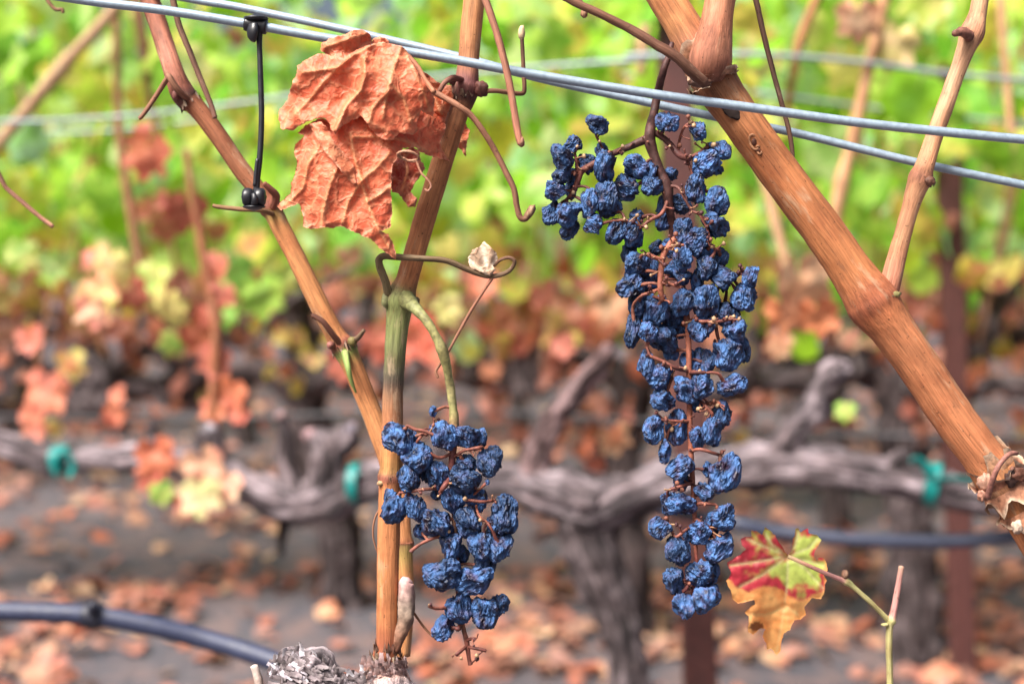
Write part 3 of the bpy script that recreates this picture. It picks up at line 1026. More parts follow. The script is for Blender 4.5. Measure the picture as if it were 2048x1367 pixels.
# ------------------------------------------------------------------ canes
def ragged_ring(mb, x, y, d, wd, axis, col, seed, n=9, hgt_=10):
    """torn papery scales round a node"""
    rnd = random.Random(seed)
    c = P(x, y, d)
    u = d / F
    ax = axis.normalized()
    n1 = ax.orthogonal().normalized(); n2 = ax.cross(n1)
    for i in range(n):
        a = 6.283 * i / n + rnd.uniform(-.3, .3)
        r = wd * .5 * u
        dirn = n1 * math.cos(a) + n2 * math.sin(a)
        tan = ax.cross(dirn)
        p0 = c + dirn * r * .96
        L_ = hgt_ * u * rnd.uniform(.6, 1.4)
        out = rnd.uniform(.05, .5)
        wv = rnd.uniform(4, 9) * u
        cc = mixc(col, STRAW, rnd.random() * .5)
        ids = []
        for s in (0, .5, 1):
            for q in (-1, 0, 1):
                p = p0 + ax * L_ * s * rnd.choice((1, 1, -1)) + dirn * (L_ * out * s * s + (.6 * u if q == 0 else 0)) + tan * q * wv * (1 - .6 * s)
                ids.append(mb.add(p, cc))
        for r_ in (0, 3):
            for q in (0, 1):
                mb.f.append((ids[r_ + q], ids[r_ + q + 1], ids[r_ + q + 4], ids[r_ + q + 3]))


def collar(mb, x, y, d, wd, axis, h, col, seed, span=6.2832, start=0., flare=.25):
    """a torn papery sheath round a cane: open cylinder with a ragged, flaring rim"""
    c = P(x, y, d); u = d / F
    ax = axis.normalized()
    n1 = ax.orthogonal().normalized(); n2 = ax.cross(n1)
    na, nh = 40, 5
    grid = []
    for i in range(na + 1):
        a = start + span * i / na
        q = Vector((math.cos(a) * 1.6 + seed * 3, math.sin(a) * 1.6, seed))
        hh = h * u * max(.12, .75 + 1.1 * noise.noise(q * 1.4) + .5 * noise.noise(q * 4))
        dirn = n1 * math.cos(a) + n2 * math.sin(a)
        row = []
        for j in range(nh + 1):
            v = j / nh
            rr = wd * .5 * u * (1.0 + .02 * j + flare * v * v * (.5 + 1.2 * noise.noise(q * 2.2 + Vector((0, 0, v)))) + .05 * noise.noise(q * 5 + Vector((0, 0, v * 3))))
            row.append(mb.add(c + dirn * rr + ax * hh * v, mixc(col, S(236, 206, 172), sm(.55, 1, v)), (math.cos(a) * rr, math.sin(a) * rr, v * hh)))
        grid.append(row)
    for i in range(na):
        for j in range(nh):
            mb.f.append((grid[i][j], grid[i + 1][j], grid[i + 1][j + 1], grid[i][j + 1]))


def cane_left():
    d = .755
    t = thing('vine_cane', P(810, 1165, d), 'slender red brown cane leaning from top left down behind the tall cane', 'vine cane', 'canes of the near row')
    mb = MB()
    PB, TB = S(170, 96, 74), S(204, 124, 66)
    ctrl = [(275, -60, 38, PB, .02), (300, 0, 38, PB, .015), (325, 75, 38, PB, .01), (348, 145, 40, PB), (362, 180, 48, NODE), (376, 200, 46, DKNODE), (392, 214, 38, REDB), (430, 262, 36, REDB), (480, 335, 36, REDB), (525, 392, 38, REDB), (541, 415, 47, NODE),
            (550, 430, 40, mixc(GREENC, TB, .5)), (565, 462, 38, TB), (600, 530, 38, TB), (640, 612, 39, TB), (670, 668, 40, TB), (684, 690, 50, NODE), (694, 706, 46, GREENC), (708, 738, 41, TB), (745, 830, 41, TB), (780, 930, 40, TB, -.004),
            (799, 1010, 38, TB, -.01), (806, 1070, 36, TB, -.013), (808, 1086, 42, NODE, -.013), (808, 1104, 36, mixc(GREENC, TB, .4), -.014), (811, 1160, 32, TB, -.016), (812, 1230, 30, TB, -.02), (806, 1310, 30, TB, -.02)]
    px_tube(mb, ctrl, d, seg=18, steps=6, rough=.04, rfreq=120, groove=.05)
    mb.build('stem', M_CANE, t)
    mb = MB(); ragged_ring(mb, 378, 203, d, 44, Vector((.5, 0, -1)), S(120, 80, 62), 1)
    mb.blob(P(352, 190, d - .006), 9 * d / F, S(150, 84, 72), 2, (1, 1, 1.3), .2, 2, 1)
    mb.build('node_scale', M_STEM, t)
    mb = MB(); ragged_ring(mb, 688, 694, d, 50, Vector((.4, 0, -1)), S(150, 110, 80), 2)
    mb.blob(P(662, 690, d - .006), 9 * d / F, S(168, 100, 84), 2, (1, 1, 1), .2, 2, 1)
    mb.blob(P(705, 682, d - .008), 10 * d / F, S(140, 126, 60), 2, (1, 1, 1), .2, 2, 4)
    mb.build('node_scale', M_STEM, t)
    for xy, wd, col in (([(376, 198, -.004), (358, 182, -.01), (345, 165, -.012), (338, 152, -.012), (334, 158, -.01), (320, 180, -.006), (300, 210, -.004), (284, 232, -.004), (278, 237, -.004)], (14, 8), TENDR),
                        ([(684, 692, -.004), (665, 668, -.008), (648, 645, -.01), (632, 634, -.01), (624, 630, -.01)], (14, 10), S(110, 62, 48)),
                        ([(690, 690, 0), (715, 676, -.01), (728, 660, -.014)], (15, 8), S(120, 92, 70)),
                        ([(545, 428, -.006), (520, 420, -.014), (480, 418, -.016), (440, 414, -.016), (426, 411, -.016)], (11, 8), mixc(TENDR, GREENC, .2)),
                        ([(545, 414, -.004), (552, 392, -.008), (540, 378, -.012), (528, 366, -.014)], (20, 10), NODE),
                        ([(690, 704, -.006), (696, 735, -.012), (704, 765, -.01), (712, 785, -.008)], (16, 4), S(150, 168, 84))):
        mb = MB(); wisp(mb, xy, wd, col, d)
        mb.build('tendril', M_CANE, t)


def cane_mid():
    d = .70
    t = thing('vine_cane', P(772, 1310, d), 'tall tan cane rising from the barky stub, with a green blotched joint', 'vine cane', 'canes of the near row')
    mb = MB()
    T1, T2, T3 = S(196, 124, 74), S(182, 108, 60), S(196, 112, 58)
    G1 = S(138, 142, 80)
    DG = S(98, 84, 70)
    ctrl = [(768, 1345, 50, S(150, 70, 44)), (770, 1310, 50, S(160, 78, 46)), (774, 1285, 44, S(170, 84, 50)), (774, 1220, 43, T3), (776, 1120, 44, T3), (779, 1020, 45, T3), (781, 978, 47, T3), (782, 955, 54, NODE), (783, 935, 47, mixc(GREENC, T3, .7)), (784, 880, 43, T3), (785, 800, 41, mixc(DG, T3, .4)),
            (787, 760, 41, DG), (789, 725, 42, mixc(G1, DG, .6)), (791, 690, 43, mixc(G1, DG, .25)), (794, 655, 45, G1), (797, 625, 50, G1), (800, 600, 62, G1), (806, 582, 54, mixc(G1, NODE, .35)), (814, 560, 45, T2), (830, 505, 44, T2), (850, 435, 44, T2), (873, 360, 43, T2), (900, 275, 42, T2), (918, 222, 42, mixc(T2, DKNODE, .35)), (926, 198, 50, DKNODE),
            (931, 176, 58, PURP), (934, 158, 48, PURP), (937, 120, 42, mixc(T1, PURP, .3)), (942, 60, 43, T1), (948, 0, 42, T1), (954, -60, 42, T1)]
    px_tube(mb, ctrl, d, seg=22, steps=6, rough=.035, rfreq=150, groove=.05)
    mb.build('stem', M_CANE, t)
    mb = MB(); ragged_ring(mb, 928, 192, d, 54, Vector((-.2, 0, 1)), S(110, 70, 50), 3, 11, 9)
    mb.blob(P(963, 178, d - .004), 14 * d / F, S(120, 66, 54), 3, (1, 1, 1.1), .35, 2.5, 1)
    mb.blob(P(905, 160, d - .004), 9 * d / F, PURP, 2, (1, 1, 1.2), .3, 2, 2)
    mb.build('node_scale', M_STEM, t)
    mb = MB(); ragged_ring(mb, 800, 600, d, 60, Vector((.1, 0, 1)), S(150, 140, 90), 4, 9, 8)
    mb.blob(P(771, 600, d - .004), 9 * d / F, S(170, 176, 112), 2, (1, 1, 1.8), .3, 2, 3)
    mb.blob(P(830, 604, d - .004), 10 * d / F, S(110, 92, 60), 2, (1, 1, 1.1), .3, 2, 5)
    mb.build('node_scale', M_STEM, t)
    mb = MB(); ragged_ring(mb, 782, 955, d, 52, Vector((.1, 0, 1)), S(176, 110, 70), 5, 9, 7)
    mb.blob(P(762, 966, d - .004), 7 * d / F, S(190, 150, 96), 2, (1.3, 1, .8), .3, 2, 3)
    mb.build('node_scale', M_STEM, t)
    mb = MB(); ragged_ring(mb, 772, 1295, d, 50, Vector((0, 0, 1)), S(140, 66, 46), 6, 13, 16)
    ragged_ring(mb, 772, 1312, d, 60, Vector((0, 0, 1)), S(120, 74, 60), 7, 13, 14)
    mb.build('node_scale', M_STEM, t)
    D_ = S(126, 84, 66)
    tend = [([(968, 182, -.004), (995, 182, -.006), (1025, 186, -.006), (1044, 187, -.006), (1049, 178, -.006), (1047, 140, -.006), (1045, 100, -.006), (1044, 78, -.006)], (10, 8), (TENDR, S(100, 66, 50))),
            ([(926, 160, -.004), (905, 156, -.012), (890, 165, -.014), (880, 180, -.014), (874, 190, -.012)], (13, 9), (PURP, TENDR)),
            ([(866, 184, -.016), (890, 196, -.018), (920, 214, -.02), (945, 234, -.018), (970, 268, -.016), (992, 305, -.014), (1012, 345, -.014), (1028, 378, -.014), (1033, 408, -.014), (1040, 434, -.014), (1050, 438, -.014), (1058, 430, -.014)], (12, 12), (S(176, 112, 84), S(126, 82, 62))),
            ([(776, 588, -.004), (770, 560, -.008), (760, 535, -.01), (758, 520, -.01), (768, 512, -.01), (800, 514, -.014), (850, 517, -.02), (895, 522, -.018), (940, 541, -.014), (975, 552, -.012), (1002, 549, -.012), (1022, 538, -.014), (1029, 522, -.016), (1018, 515, -.016), (1000, 520, -.014), (988, 532, -.012)], (17, 6), (S(128, 110, 76), S(112, 72, 56))),
            ([(984, 556, -.012), (968, 580, -.012), (945, 616, -.012), (920, 660, -.012), (898, 700, -.012), (880, 728, -.012), (872, 742, -.012), (876, 755, -.012)], (7, 5), (S(150, 88, 66), S(166, 110, 84))),
            ([(775, 1000, .02), (752, 1030, .02), (746, 1070, .02), (757, 1110, .02)], (5, 3), TENDR),
            ([(806, 1190, .01), (830, 1228, .006), (852, 1258, .004), (872, 1278, .004)], (6, 4), S(168, 112, 84))]
    for xy, wd, col in tend:
        mb = MB(); wisp(mb, xy, wd, col, d)
        if xy[0][0] == 968:
            mb.blob(P(1043, 66, d - .006), 9 * d / F, S(214, 182, 140), 2, (.8, .8, 1.7), .4, 3, 3)
        if xy[0][0] == 866:
            mb.blob(P(1060, 424, d - .014), 12 * d / F, S(146, 106, 78), 2, (.7, .7, 1.5), .4, 2, 1, Matrix.Rotation(R(35), 3, 'Y'))
        mb.build('tendril', M_CANE, t)
    # dry bud stub beside the foot of the cane
    mb = MB()
    px_tube(mb, [(816, 1157, 20, S(206, 166, 164)), (812, 1168, 29, S(196, 156, 150)), (813, 1205, 35, S(150, 130, 118)), (810, 1240, 30, S(140, 116, 100)), (798, 1275, 22, S(140, 100, 80)), (788, 1300, 18, S(110, 70, 56))], d - .002, seg=20, steps=6, rough=.28, rfreq=180, groove=.3)
    mb.build('side_stub', M_PEEL, t)
    # small bleached leaf caught on the tendril
    mb = MB()
    ol = [(936, 515), (945, 500), (960, 492), (968, 482), (980, 492), (992, 505), (996, 520), (985, 530), (992, 540), (980, 552), (968, 548), (955, 540), (942, 540), (938, 528)]
    jx = Vector((975, 548))
    sheet(mb, ol, d - .014, lambda v, de: 5 * math.sin(math.atan2(v.x - jx.x, jx.y - v.y) * 9) * min(1, (v - jx).length / 40) + 4 * noise.noise(Vector((v.x * .06, v.y * .06, 3))),
          lambda v, de: mixc(S(226, 208, 186), S(186, 156, 130), .5 + .5 * math.sin(math.atan2(v.x - jx.x, jx.y - v.y) * 9)), 4)
    mb.build('shrivelled_leaf', M_DRY, t)


def cane_right():
    d = .705
    t = thing('vine_cane', P(2060, 1060, d), 'thick tan forked cane running diagonally beside the long bunch to its broken papery end', 'vine cane', 'canes of the near row')
    A, B = S(204, 126, 72), S(188, 104, 52)
    BB = S(184, 102, 58)
    mb = MB()
    ctrl = [(1285, -90, 70, A), (1322, -20, 70, A), (1362, 45, 72, A), (1392, 98, 80, PINKB), (1416, 140, 92, mixc(PINKB, A, .4)), (1440, 180, 88, S(168, 100, 62)), (1470, 222, 82, S(178, 104, 58)), (1520, 292, 82, B), (1590, 386, 83, B), (1660, 480, 84, B), (1706, 548, 88, B), (1734, 588, 102, S(170, 86, 48)), (1746, 606, 108, S(158, 78, 46)),
            (1762, 628, 100, S(186, 98, 52)), (1790, 665, 86, BB), (1840, 735, 84, BB), (1900, 825, 84, BB), (1960, 905, 84, BB), (1990, 945, 90, S(196, 122, 74)), (2012, 975, 92, S(186, 118, 80)), (2030, 1010, 74, S(186, 112, 58)), (2070, 1080, 70, BB), (2120, 1170, 70, BB)]
    px_tube(mb, ctrl, d, seg=30, steps=7, rough=.03, rfreq=110, groove=.045)
    # lens-shaped scars of the bark
    mb.build('stem', M_CANE, t)
    mb = MB()
    sc = [(1508, 284, 15, .8), (1518, 300, 8, .7)]
    for x, y, r, _ in sc:
        pts = [P(x + r * .55 * math.cos(a) - r * .5 * math.sin(a) * -.5, y + r * 1.0 * math.sin(a), d - 41 * d / F - .0002 + .0012 * abs(math.cos(a))) for a in [i * 6.2832 / 10 for i in range(11)]]
        mb.tube(pts, 2.6 * d / F, S(206, 140, 84), seg=6, steps=3, cap=False, rough=.25, rfreq=400)
        mb.blob(P(x, y, d - 40.0 * d / F), r * .5 * d / F, S(118, 62, 34), 2, (.7, .35, 1), .2, 3)
    mb.build('bark_scar', M_STEM, t)
    mb = MB()
    mb.blob(P(1464, 224, d - 40 * d / F), 18 * d / F, S(58, 42, 36), 3, (1.25, .1, .6), .35, 3, 2, Matrix.Rotation(R(35), 3, 'Y'))
    mb.build('dark_scar', M_STEM, t)
    # forked shoot at the top
    mb = MB()
    px_tube(mb, [(1416, 156, 60, S(140, 84, 66), -.01), (1420, 124, 84, S(160, 92, 70), -.013), (1426, 88, 76, S(174, 104, 76), -.014), (1434, 40, 62, S(190, 114, 82), -.014), (1442, -10, 60, S(192, 116, 82), -.014), (1452, -70, 60, S(192, 116, 82), -.014)], d, seg=24, steps=6, rough=.03, rfreq=110, groove=.07)
    s1 = mb.build('side_shoot', M_CANE, t)
    mb = MB()
    collar(mb, 1428, 156, d - .008, 86, Vector((-.15, 0, 1)), 13, S(170, 116, 80), 11, flare=.2)
    collar(mb, 1424, 158, d - .004, 95, Vector((.55, 0, -.8)), 14, S(150, 98, 64), 12, flare=.12)
    ragged_ring(mb, 1420, 160, d - .004, 96, Vector((.55, 0, -.8)), S(160, 110, 78), 12, 9, 12)
    collar(mb, 1398, 112, d, 80, Vector((-.5, 0, .8)), 26, S(206, 140, 92), 13, flare=.1)
    mb.blob(P(1400, 166, d - .02), 15 * d / F, S(120, 78, 58), 3, (1.5, 1, .6), .4, 3, 1)
    mb.build('node_scale', M_STEM, t)
    mb = MB()
    wisp(mb, [(1080, -36, -.03), (1135, -2, -.03), (1200, 28, -.03), (1260, 58, -.03), (1310, 88, -.03), (1350, 112, -.03), (1382, 142, -.028), (1408, 166, -.024)], (14, 24), (S(128, 78, 58), S(112, 70, 54)), d, rough=.12)
    mb.build('tendril', M_CANE, t)
    # right-hand shoot
    mb = MB()
    SA, SB = S(196, 140, 104), S(192, 126, 88)
    px_tube(mb, [(1974, -70, 33, SA, .01), (1964, -20, 33, SA, .01), (1955, 30, 36, SA, .01), (1944, 66, 50, S(186, 122, 90), .01), (1934, 92, 40, SA, .01), (1918, 135, 33, SA, .01), (1895, 200, 33, SA, .008), (1868, 275, 33, SB, .005), (1850, 330, 37, SB), (1841, 356, 47, S(178, 108, 80)), (1832, 380, 40, SB), (1818, 425, 34, SB), (1800, 490, 36, SB), (1787, 540, 40, S(186, 112, 84)), (1777, 578, 42, PINKB), (1762, 608, 40, PINKB)], d, seg=18, steps=6, rough=.04, rfreq=150, groove=.07)
    s2 = mb.build('side_shoot', M_CANE, t)
    mb = MB()
    mb.tube([P(1938, 72, d + .004), P(1924, 64, d), P(1912, 66, d - .002), P(1906, 64, d - .002)], [12 * d / F, 10 * d / F, 8 * d / F, 6 * d / F], S(150, 92, 70), seg=10, steps=4, rough=.3, rfreq=300)
    mb.build('bud', M_STEM, s2)
    mb = MB()
    mb.blob(P(1858, 362, d - .004), 10 * d / F, S(150, 100, 74), 3, (1.2, 1, 1), .4, 2.5, 2)
    ragged_ring(mb, 1846, 364, d, 44, Vector((.3, 0, 1)), S(140, 96, 72), 21, 7, 9)
    mb.build('bud', M_STEM, s2)
    mb = MB()
    mb.blob(P(1788, 588, d - .008), 10 * d / F, S(160, 150, 84), 2, (1.4, 1, .7), .35, 2.5, 3)
    mb.blob(P(1780, 592, d - .01), 6 * d / F, S(140, 110, 74), 2, (1.4, 1, .7), .35, 2.5, 4)
    mb.build('bud', M_STEM, s2)
    # torn papery end
    mb = MB()
    ax = (P(2030, 1000, d) - P(1975, 920, d)).normalized()
    for i, (x, y, wd, hh, cc, sg, fl) in enumerate(((1988, 938, 87, 34, S(214, 156, 110), -1, .12), (2002, 962, 93, 26, S(170, 104, 70), -1, .3), (2008, 972, 95, 40, S(196, 128, 86), 1, .15), (2034, 1016, 78, 30, S(196, 126, 80), 1, .2))):
        collar(mb, x, y, d, wd, ax * sg, hh, cc, 30 + i, flare=fl)
    mb.build('torn_bark', M_STEM, t)
    mb = MB()
    for i, (x, y, r, cc, sx) in enumerate(((1970, 962, 17, S(212, 156, 126), (.8, .6, .9)), (1967, 990, 13, S(196, 134, 104), (.8, .7, 1.)), (2034, 1054, 13, S(224, 196, 170), (.7, .7, 1.1)), (2034, 948, 18, S(140, 84, 58), (1, .5, .8)), (2022, 956, 14, S(70, 42, 34), (.8, .5, 1.1)))):
        mb.blob(P(x, y, d - .0125), r * d / F, cc, 3, sx, .6, 2., i)
    wisp(mb, [(1975, 995, -.014), (1985, 960, -.02), (1998, 930, -.022), (2018, 908, -.02), (2034, 906, -.016)], (13, 9), S(160, 100, 84), d)
    mb.build('torn_bark', M_STEM, t)


cane_left()
cane_mid()
cane_right()


def loose(name, ctrl, wd, col, d, label, bud=None):
    mb = MB()
    wisp(mb, ctrl, wd, col, d)
    if bud: mb.blob(P(bud[0], bud[1], d), bud[2] * d / F, bud[3], 2, (.8, .8, 1.2), .35, 3)
    tag(mb.build(name, M_CANE), label, 'tendril', 'loose dried tendrils')


loose('dried_tendril', [(950, -50), (968, -8), (985, 40), (1001, 92), (1014, 145), (1024, 195), (1032, 245), (1037, 272), (1042, 288)], (15, 14), (S(178, 112, 88), S(176, 104, 82)), .672, 'pinkish dry stalk hanging in front of the wires right of the tall cane', (1042, 284, 9, S(150, 84, 66)))
loose('dried_tendril', [(1498, -40), (1512, 2), (1528, 72), (1544, 135), (1560, 195), (1575, 250), (1583, 290), (1586, 326)], (12, 9), (S(98, 64, 50), S(92, 58, 44)), .706, 'thin dark straight tendril hanging across both wires beside the thick cane')
loose('dried_tendril', [(330, -50), (345, -5), (358, 50), (376, 95), (396, 145), (412, 185), (424, 215), (430, 236)], (14, 10), (S(120, 84, 64), S(132, 84, 70)), .742, 'dark dry stalk hanging close beside the top of the left cane')
loose('dried_tendril', [(-40, 290), (-8, 338), (10, 372), (26, 388), (50, 408), (80, 434), (106, 453)], (10, 9), (S(110, 74, 58), S(190, 122, 96)), .80, 'short blurred pinkish tendril end poking in at the left edge')
loose('dried_tendril', [(80, -30), (95, 0), (105, 14), (115, 20), (124, 19), (126, 26)], (8, 7), S(140, 96, 66), .80, 'small hooked tendril tip at the upper left corner')
loose('dried_tendril', [(1130, -40), (1150, -8), (1166, 12), (1170, 32)], (11, 9), S(140, 88, 66), .70, 'small dry stalk tip hanging from the top edge above the long bunch', (1168, 26, 9, S(160, 104, 76)))


# ------------------------------------------------------------------ barky stub at the bottom
def stub():
    d = .70
    t = thing('vine_spur', P(690, 1400, d), 'peeling grey barky stub at the bottom edge from which the tall cane grows', 'vine spur')
    mb = MB()
    gw = S(190, 178, 182)
    px_tube(mb, [(840, 1520, 170, gw, .02), (800, 1440, 150, gw, .01), (776, 1385, 108, gw), (770, 1345, 78, S(180, 150, 140)), (770, 1316, 60, S(150, 100, 84))], d, seg=48, steps=10, rough=.3, rfreq=110, groove=.3, seed=1)
    px_tube(mb, [(800, 1475, 110, gw, .01), (720, 1436, 110, gw), (664, 1398, 104, gw), (626, 1364, 100, gw), (598, 1340, 90, gw), (574, 1326, 66, gw), (556, 1324, 38, gw)], d, seg=48, steps=10, rough=.4, rfreq=110, groove=.35, seed=3)
    mb.build('wood', M_WOOD, t)
    rnd = random.Random(3)
    mb = MB()
    u = d / F

    def flake(p, ax, L_, wv, c, cu):
        ax = (ax + Vector((rnd.uniform(-.3, .3), rnd.uniform(-.25, .1), rnd.uniform(-.2, .35)))).normalized()
        sd_ = ax.cross(Vector((rnd.uniform(-.5, .5), -1, rnd.uniform(-.1, .9)))).normalized()
        nn = sd_.cross(ax)
        if nn.y > 0: nn = -nn
        a = []
        jit = rnd.uniform(0, 50)
        for j in range(7):
            v = j / 6
            for q in (-1, -.4, .3, 1):
                wq = wv * (1 - .45 * v) * (1 + .45 * noise.noise(Vector((v * 4 + jit, q * 3, 0))))
                a.append(mb.add(p + ax * L_ * (v - .3) * (1 + .2 * noise.noise(Vector((q * 2, jit, 1)))) + nn * (L_ * cu * v * v + (q * q) * -wv * .2 + wv * .2 * noise.noise(Vector((v * 3, q, jit)))) + sd_ * q * wq, mixc(c, S(200, 190, 190), .3 * v), (q * wv, 0, v * L_)))
        for j in range(6):
            for q in range(3):
                mb.f.append((a[j * 4 + q], a[j * 4 + q + 1], a[j * 4 + q + 5], a[j * 4 + q + 4]))
    for i in range(300):
        c = mixc(S(140, 126, 130), S(66, 54, 54), rnd.random())
        if rnd.random() < .68:
            x = rnd.uniform(540, 790)
            top = 1294 + max(0, 590 - x) * .5 + max(0, x - 610) * .62
            if x > 690: top = 1346 - (x - 690) * .1
            y = top + rnd.random() ** 1.2 * 75
            if x < 610 and rnd.random() < .35: c = S(186, 178, 186)
            p = P(x, y, d - (48 * math.sqrt(min(1, max(.02, (y - top) / 45))) + rnd.uniform(-3, 4)) * u)
            flake(p, Vector((.8, 0, -.4)) if rnd.random() < .7 else Vector((.3, -.2, .8)), rnd.uniform(12, 30) * u, rnd.uniform(3, 7) * u, c, rnd.uniform(-.2, .25))
        else:
            x = rnd.uniform(726, 816); y = rnd.uniform(1320, 1372)
            q = (x - 770) / (34 + (y - 1318) * .5)
            p = P(x, y, d - 40 * math.sqrt(max(.05, 1 - q * q)) * u)
            flake(p, Vector((0, 0, 1)), rnd.uniform(10, 26) * u, rnd.uniform(3, 7) * u, mixc(c, S(140, 80, 60), .45), rnd.uniform(-.2, .4))
    for x, y, h_ in ((603, 1300, 28), (572, 1312, 26), (552, 1322, 24), (628, 1312, 22), (700, 1350, 22), (724, 1342, 24)):
        flake(P(x, y, d - .004), Vector((rnd.uniform(-.3, .3), 0, 1)), h_ * u, rnd.uniform(5, 9) * u, S(206, 200, 206), .3)
    
    px_tube(mb, [(508, 1330, 14, S(206, 190, 180)), (514, 1350, 16, S(180, 160, 150)), (520, 1380, 18, S(150, 130, 122))], d, seg=10, steps=4, rough=.3, rfreq=200)
    mb.build('peeling_bark', M_PEEL, t)


stub()


# ------------------------------------------------------------------ the crumpled dried leaf
def crop(seq, ox, oy, s):
    return [(ox + x / s, oy + y / s) for x, y in seq]


def dried_leaf():
    d = .676
    cv = lambda seq: crop(seq, 480, 0, 2.629)
    V = lambda seq: [Vector(p) for p in cv(seq)]
    t = thing('dried_leaf', P(800, 500, d), 'big crumpled rust orange dry leaf folded over the wires beside the tall cane', 'leaf')
    OR, OR2, DK, PALE, RED = S(228, 122, 86), S(208, 96, 66), S(158, 56, 32), S(232, 166, 116), S(150, 40, 26)
    HOT = S(226, 100, 40)

    def make(veins, dome, seed, ridge=6.5, tone=OR, tone2=OR2, edge_back=8., pleat=None, wr=1.):
        def zf(v, de):
            z = dome(v)
            for i, ln in enumerate(veins):
                q = poly_dist(v, ln)
                z += ridge * 1.1 * math.exp(-q / 14) + ridge * .35 * math.exp(-(q / 3.5) ** 2) - ridge * .5 * math.exp(-(q / 40) ** 2)
            q = Vector((v.x, v.y, seed * 31))
            z += wr * 16 * noise.noise(q * .013) + wr * 5. * noise.noise(q * .03) - wr * 7 * abs(noise.noise(q * .02 + Vector((5, 5, 5)))) - wr * 2.8 * abs(noise.noise(q * .055 + Vector((15, 5, 5)))) - wr * 1.7 * abs(noise.noise(q * .1 + Vector((1, 5, 9)))) - wr * .9 * abs(noise.noise(q * .19))
            e = math.exp(-de / 10)
            z += e * edge_back * (1.6 * noise.noise(Vector((v.x * .045, v.y * .045, seed + 5))) - .2)
            if pleat: z += pleat(v)
            return z

        def cf(v, de):
            q = Vector((v.x, v.y, seed * 17))
            c = mixc(tone, tone2, max(0, min(1, .5 + .9 * noise.noise(q * .02))))
            dv = min(poly_dist(v, ln) for ln in veins) if veins else 99
            c = mixc(c, PALE, .75 * math.exp(-(dv / 2.6) ** 2))
            c = mixc(c, PALE, .45 * max(0, noise.noise(q * .05) - .15))
            c = mixc(c, S(222, 160, 130), .6 * math.exp(-de / 3.))
            return c
        return zf, cf
    # upper lobe
    U = cv([(690, 235), (720, 225), (760, 222), (850, 245), (880, 270), (890, 310), (910, 340), (945, 400), (975, 430), (1005, 470), (1025, 520), (1020, 570), (1015, 615), (985, 600), (950, 580), (945, 610), (930, 640), (935, 690), (910, 710), (870, 700), (830, 705), (800, 738), (760, 735), (720, 715), (690, 680),
            (660, 640), (640, 610), (600, 630), (560, 650), (530, 670), (500, 705), (480, 680), (470, 650), (440, 620), (400, 625), (350, 640), (310, 665), (285, 685), (215, 680), (200, 620), (205, 580), (250, 530), (265, 470), (280, 420), (300, 390), (300, 345), (340, 320), (400, 285), (430, 280), (470, 290), (520, 300), (545, 310), (580, 280), (640, 250)])
    vu = [V([(850, 245), (815, 340), (790, 430), (765, 530), (752, 620)]), V([(700, 235), (600, 290), (520, 350), (430, 440), (370, 520), (290, 600)]), V([(860, 250), (910, 360), (960, 470), (1000, 580)]),
          V([(655, 300), (655, 400), (630, 480), (560, 550), (500, 690)]), V([(520, 350), (420, 370), (330, 380)]), V([(790, 430), (860, 520), (900, 640)]), V([(780, 480), (700, 560), (680, 640)])]
    cen = Vector(cv([(650, 420)])[0])
    fold = V([(655, 300), (655, 400), (630, 480), (560, 550), (500, 690)])

    def dome_u(v):
        q = v - cen
        z = 50 - (q.x / 165) ** 2 * 42 - (q.y / 125) ** 2 * 34
        if v.y > cen.y + 40: z += (v.y - cen.y - 40) * .34      # lower rim lifts outward like a skirt
        return z

    def pleat_u(v):
        # the right half overlaps the left along one crease
        x = None
        for a, b in zip(fold, fold[1:]):
            if a.y <= v.y <= b.y:
                x = a.x + (b.x - a.x) * (v.y - a.y) / (b.y - a.y)
        if x is None: return 0
        return 16 * sm(-10, 3, v.x - x) * math.exp(-max(0, v.x - x) / 60)
    mb = MB()
    zf, cf = make(vu, dome_u, 1, 6.5, pleat=pleat_u)
    sheet(mb, U, d, zf, cf, 3.4, seed=1)
    # curled top rim
    T = cv([(425, 268), (425, 230), (480, 200), (540, 185), (600, 155), (645, 155), (680, 180), (695, 215), (690, 240), (640, 258), (590, 285), (550, 318), (500, 300), (450, 285)])
    zf, cf = make([V([(440, 250), (540, 215), (660, 180)])], lambda v: 8 + 22 * math.sin((v.x - 640) / 105 * 3.1), 2, 7, edge_back=12)
    sheet(mb, T, d - .001, zf, cf, 3.4, seed=2)
    # small roll at the very top right of the rim
    T2 = cv([(690, 232), (700, 205), (735, 190), (770, 205), (785, 222), (760, 235), (720, 240)])
    zf, cf = make([], lambda v: 6, 3)
    sheet(mb, T2, d, zf, cf, 3.4, seed=3)
    # lower lobe
    Lw = cv([(470, 640), (440, 622), (400, 630), (345, 660), (300, 700), (340, 716), (290, 760), (285, 800), (300, 850), (290, 920), (270, 960), (270, 1010), (230, 1050), (190, 1085), (215, 1105), (260, 1085), (310, 1070), (330, 1130), (330, 1190), (370, 1205), (440, 1195), (490, 1200), (530, 1185), (580, 1210), (630, 1230), (690, 1260), (730, 1300), (770, 1330), (818, 1362),
             (822, 1340), (805, 1280), (780, 1230), (740, 1215), (790, 1195), (800, 1120), (795, 1020), (795, 930), (800, 870), (830, 820), (860, 780), (920, 775), (950, 800), (1000, 820), (1060, 835), (1105, 845), (1070, 800), (1055, 750), (1075, 700), (1080, 640), (1060, 590), (1030, 560), (990, 540), (900, 560), (700, 560), (560, 590)])
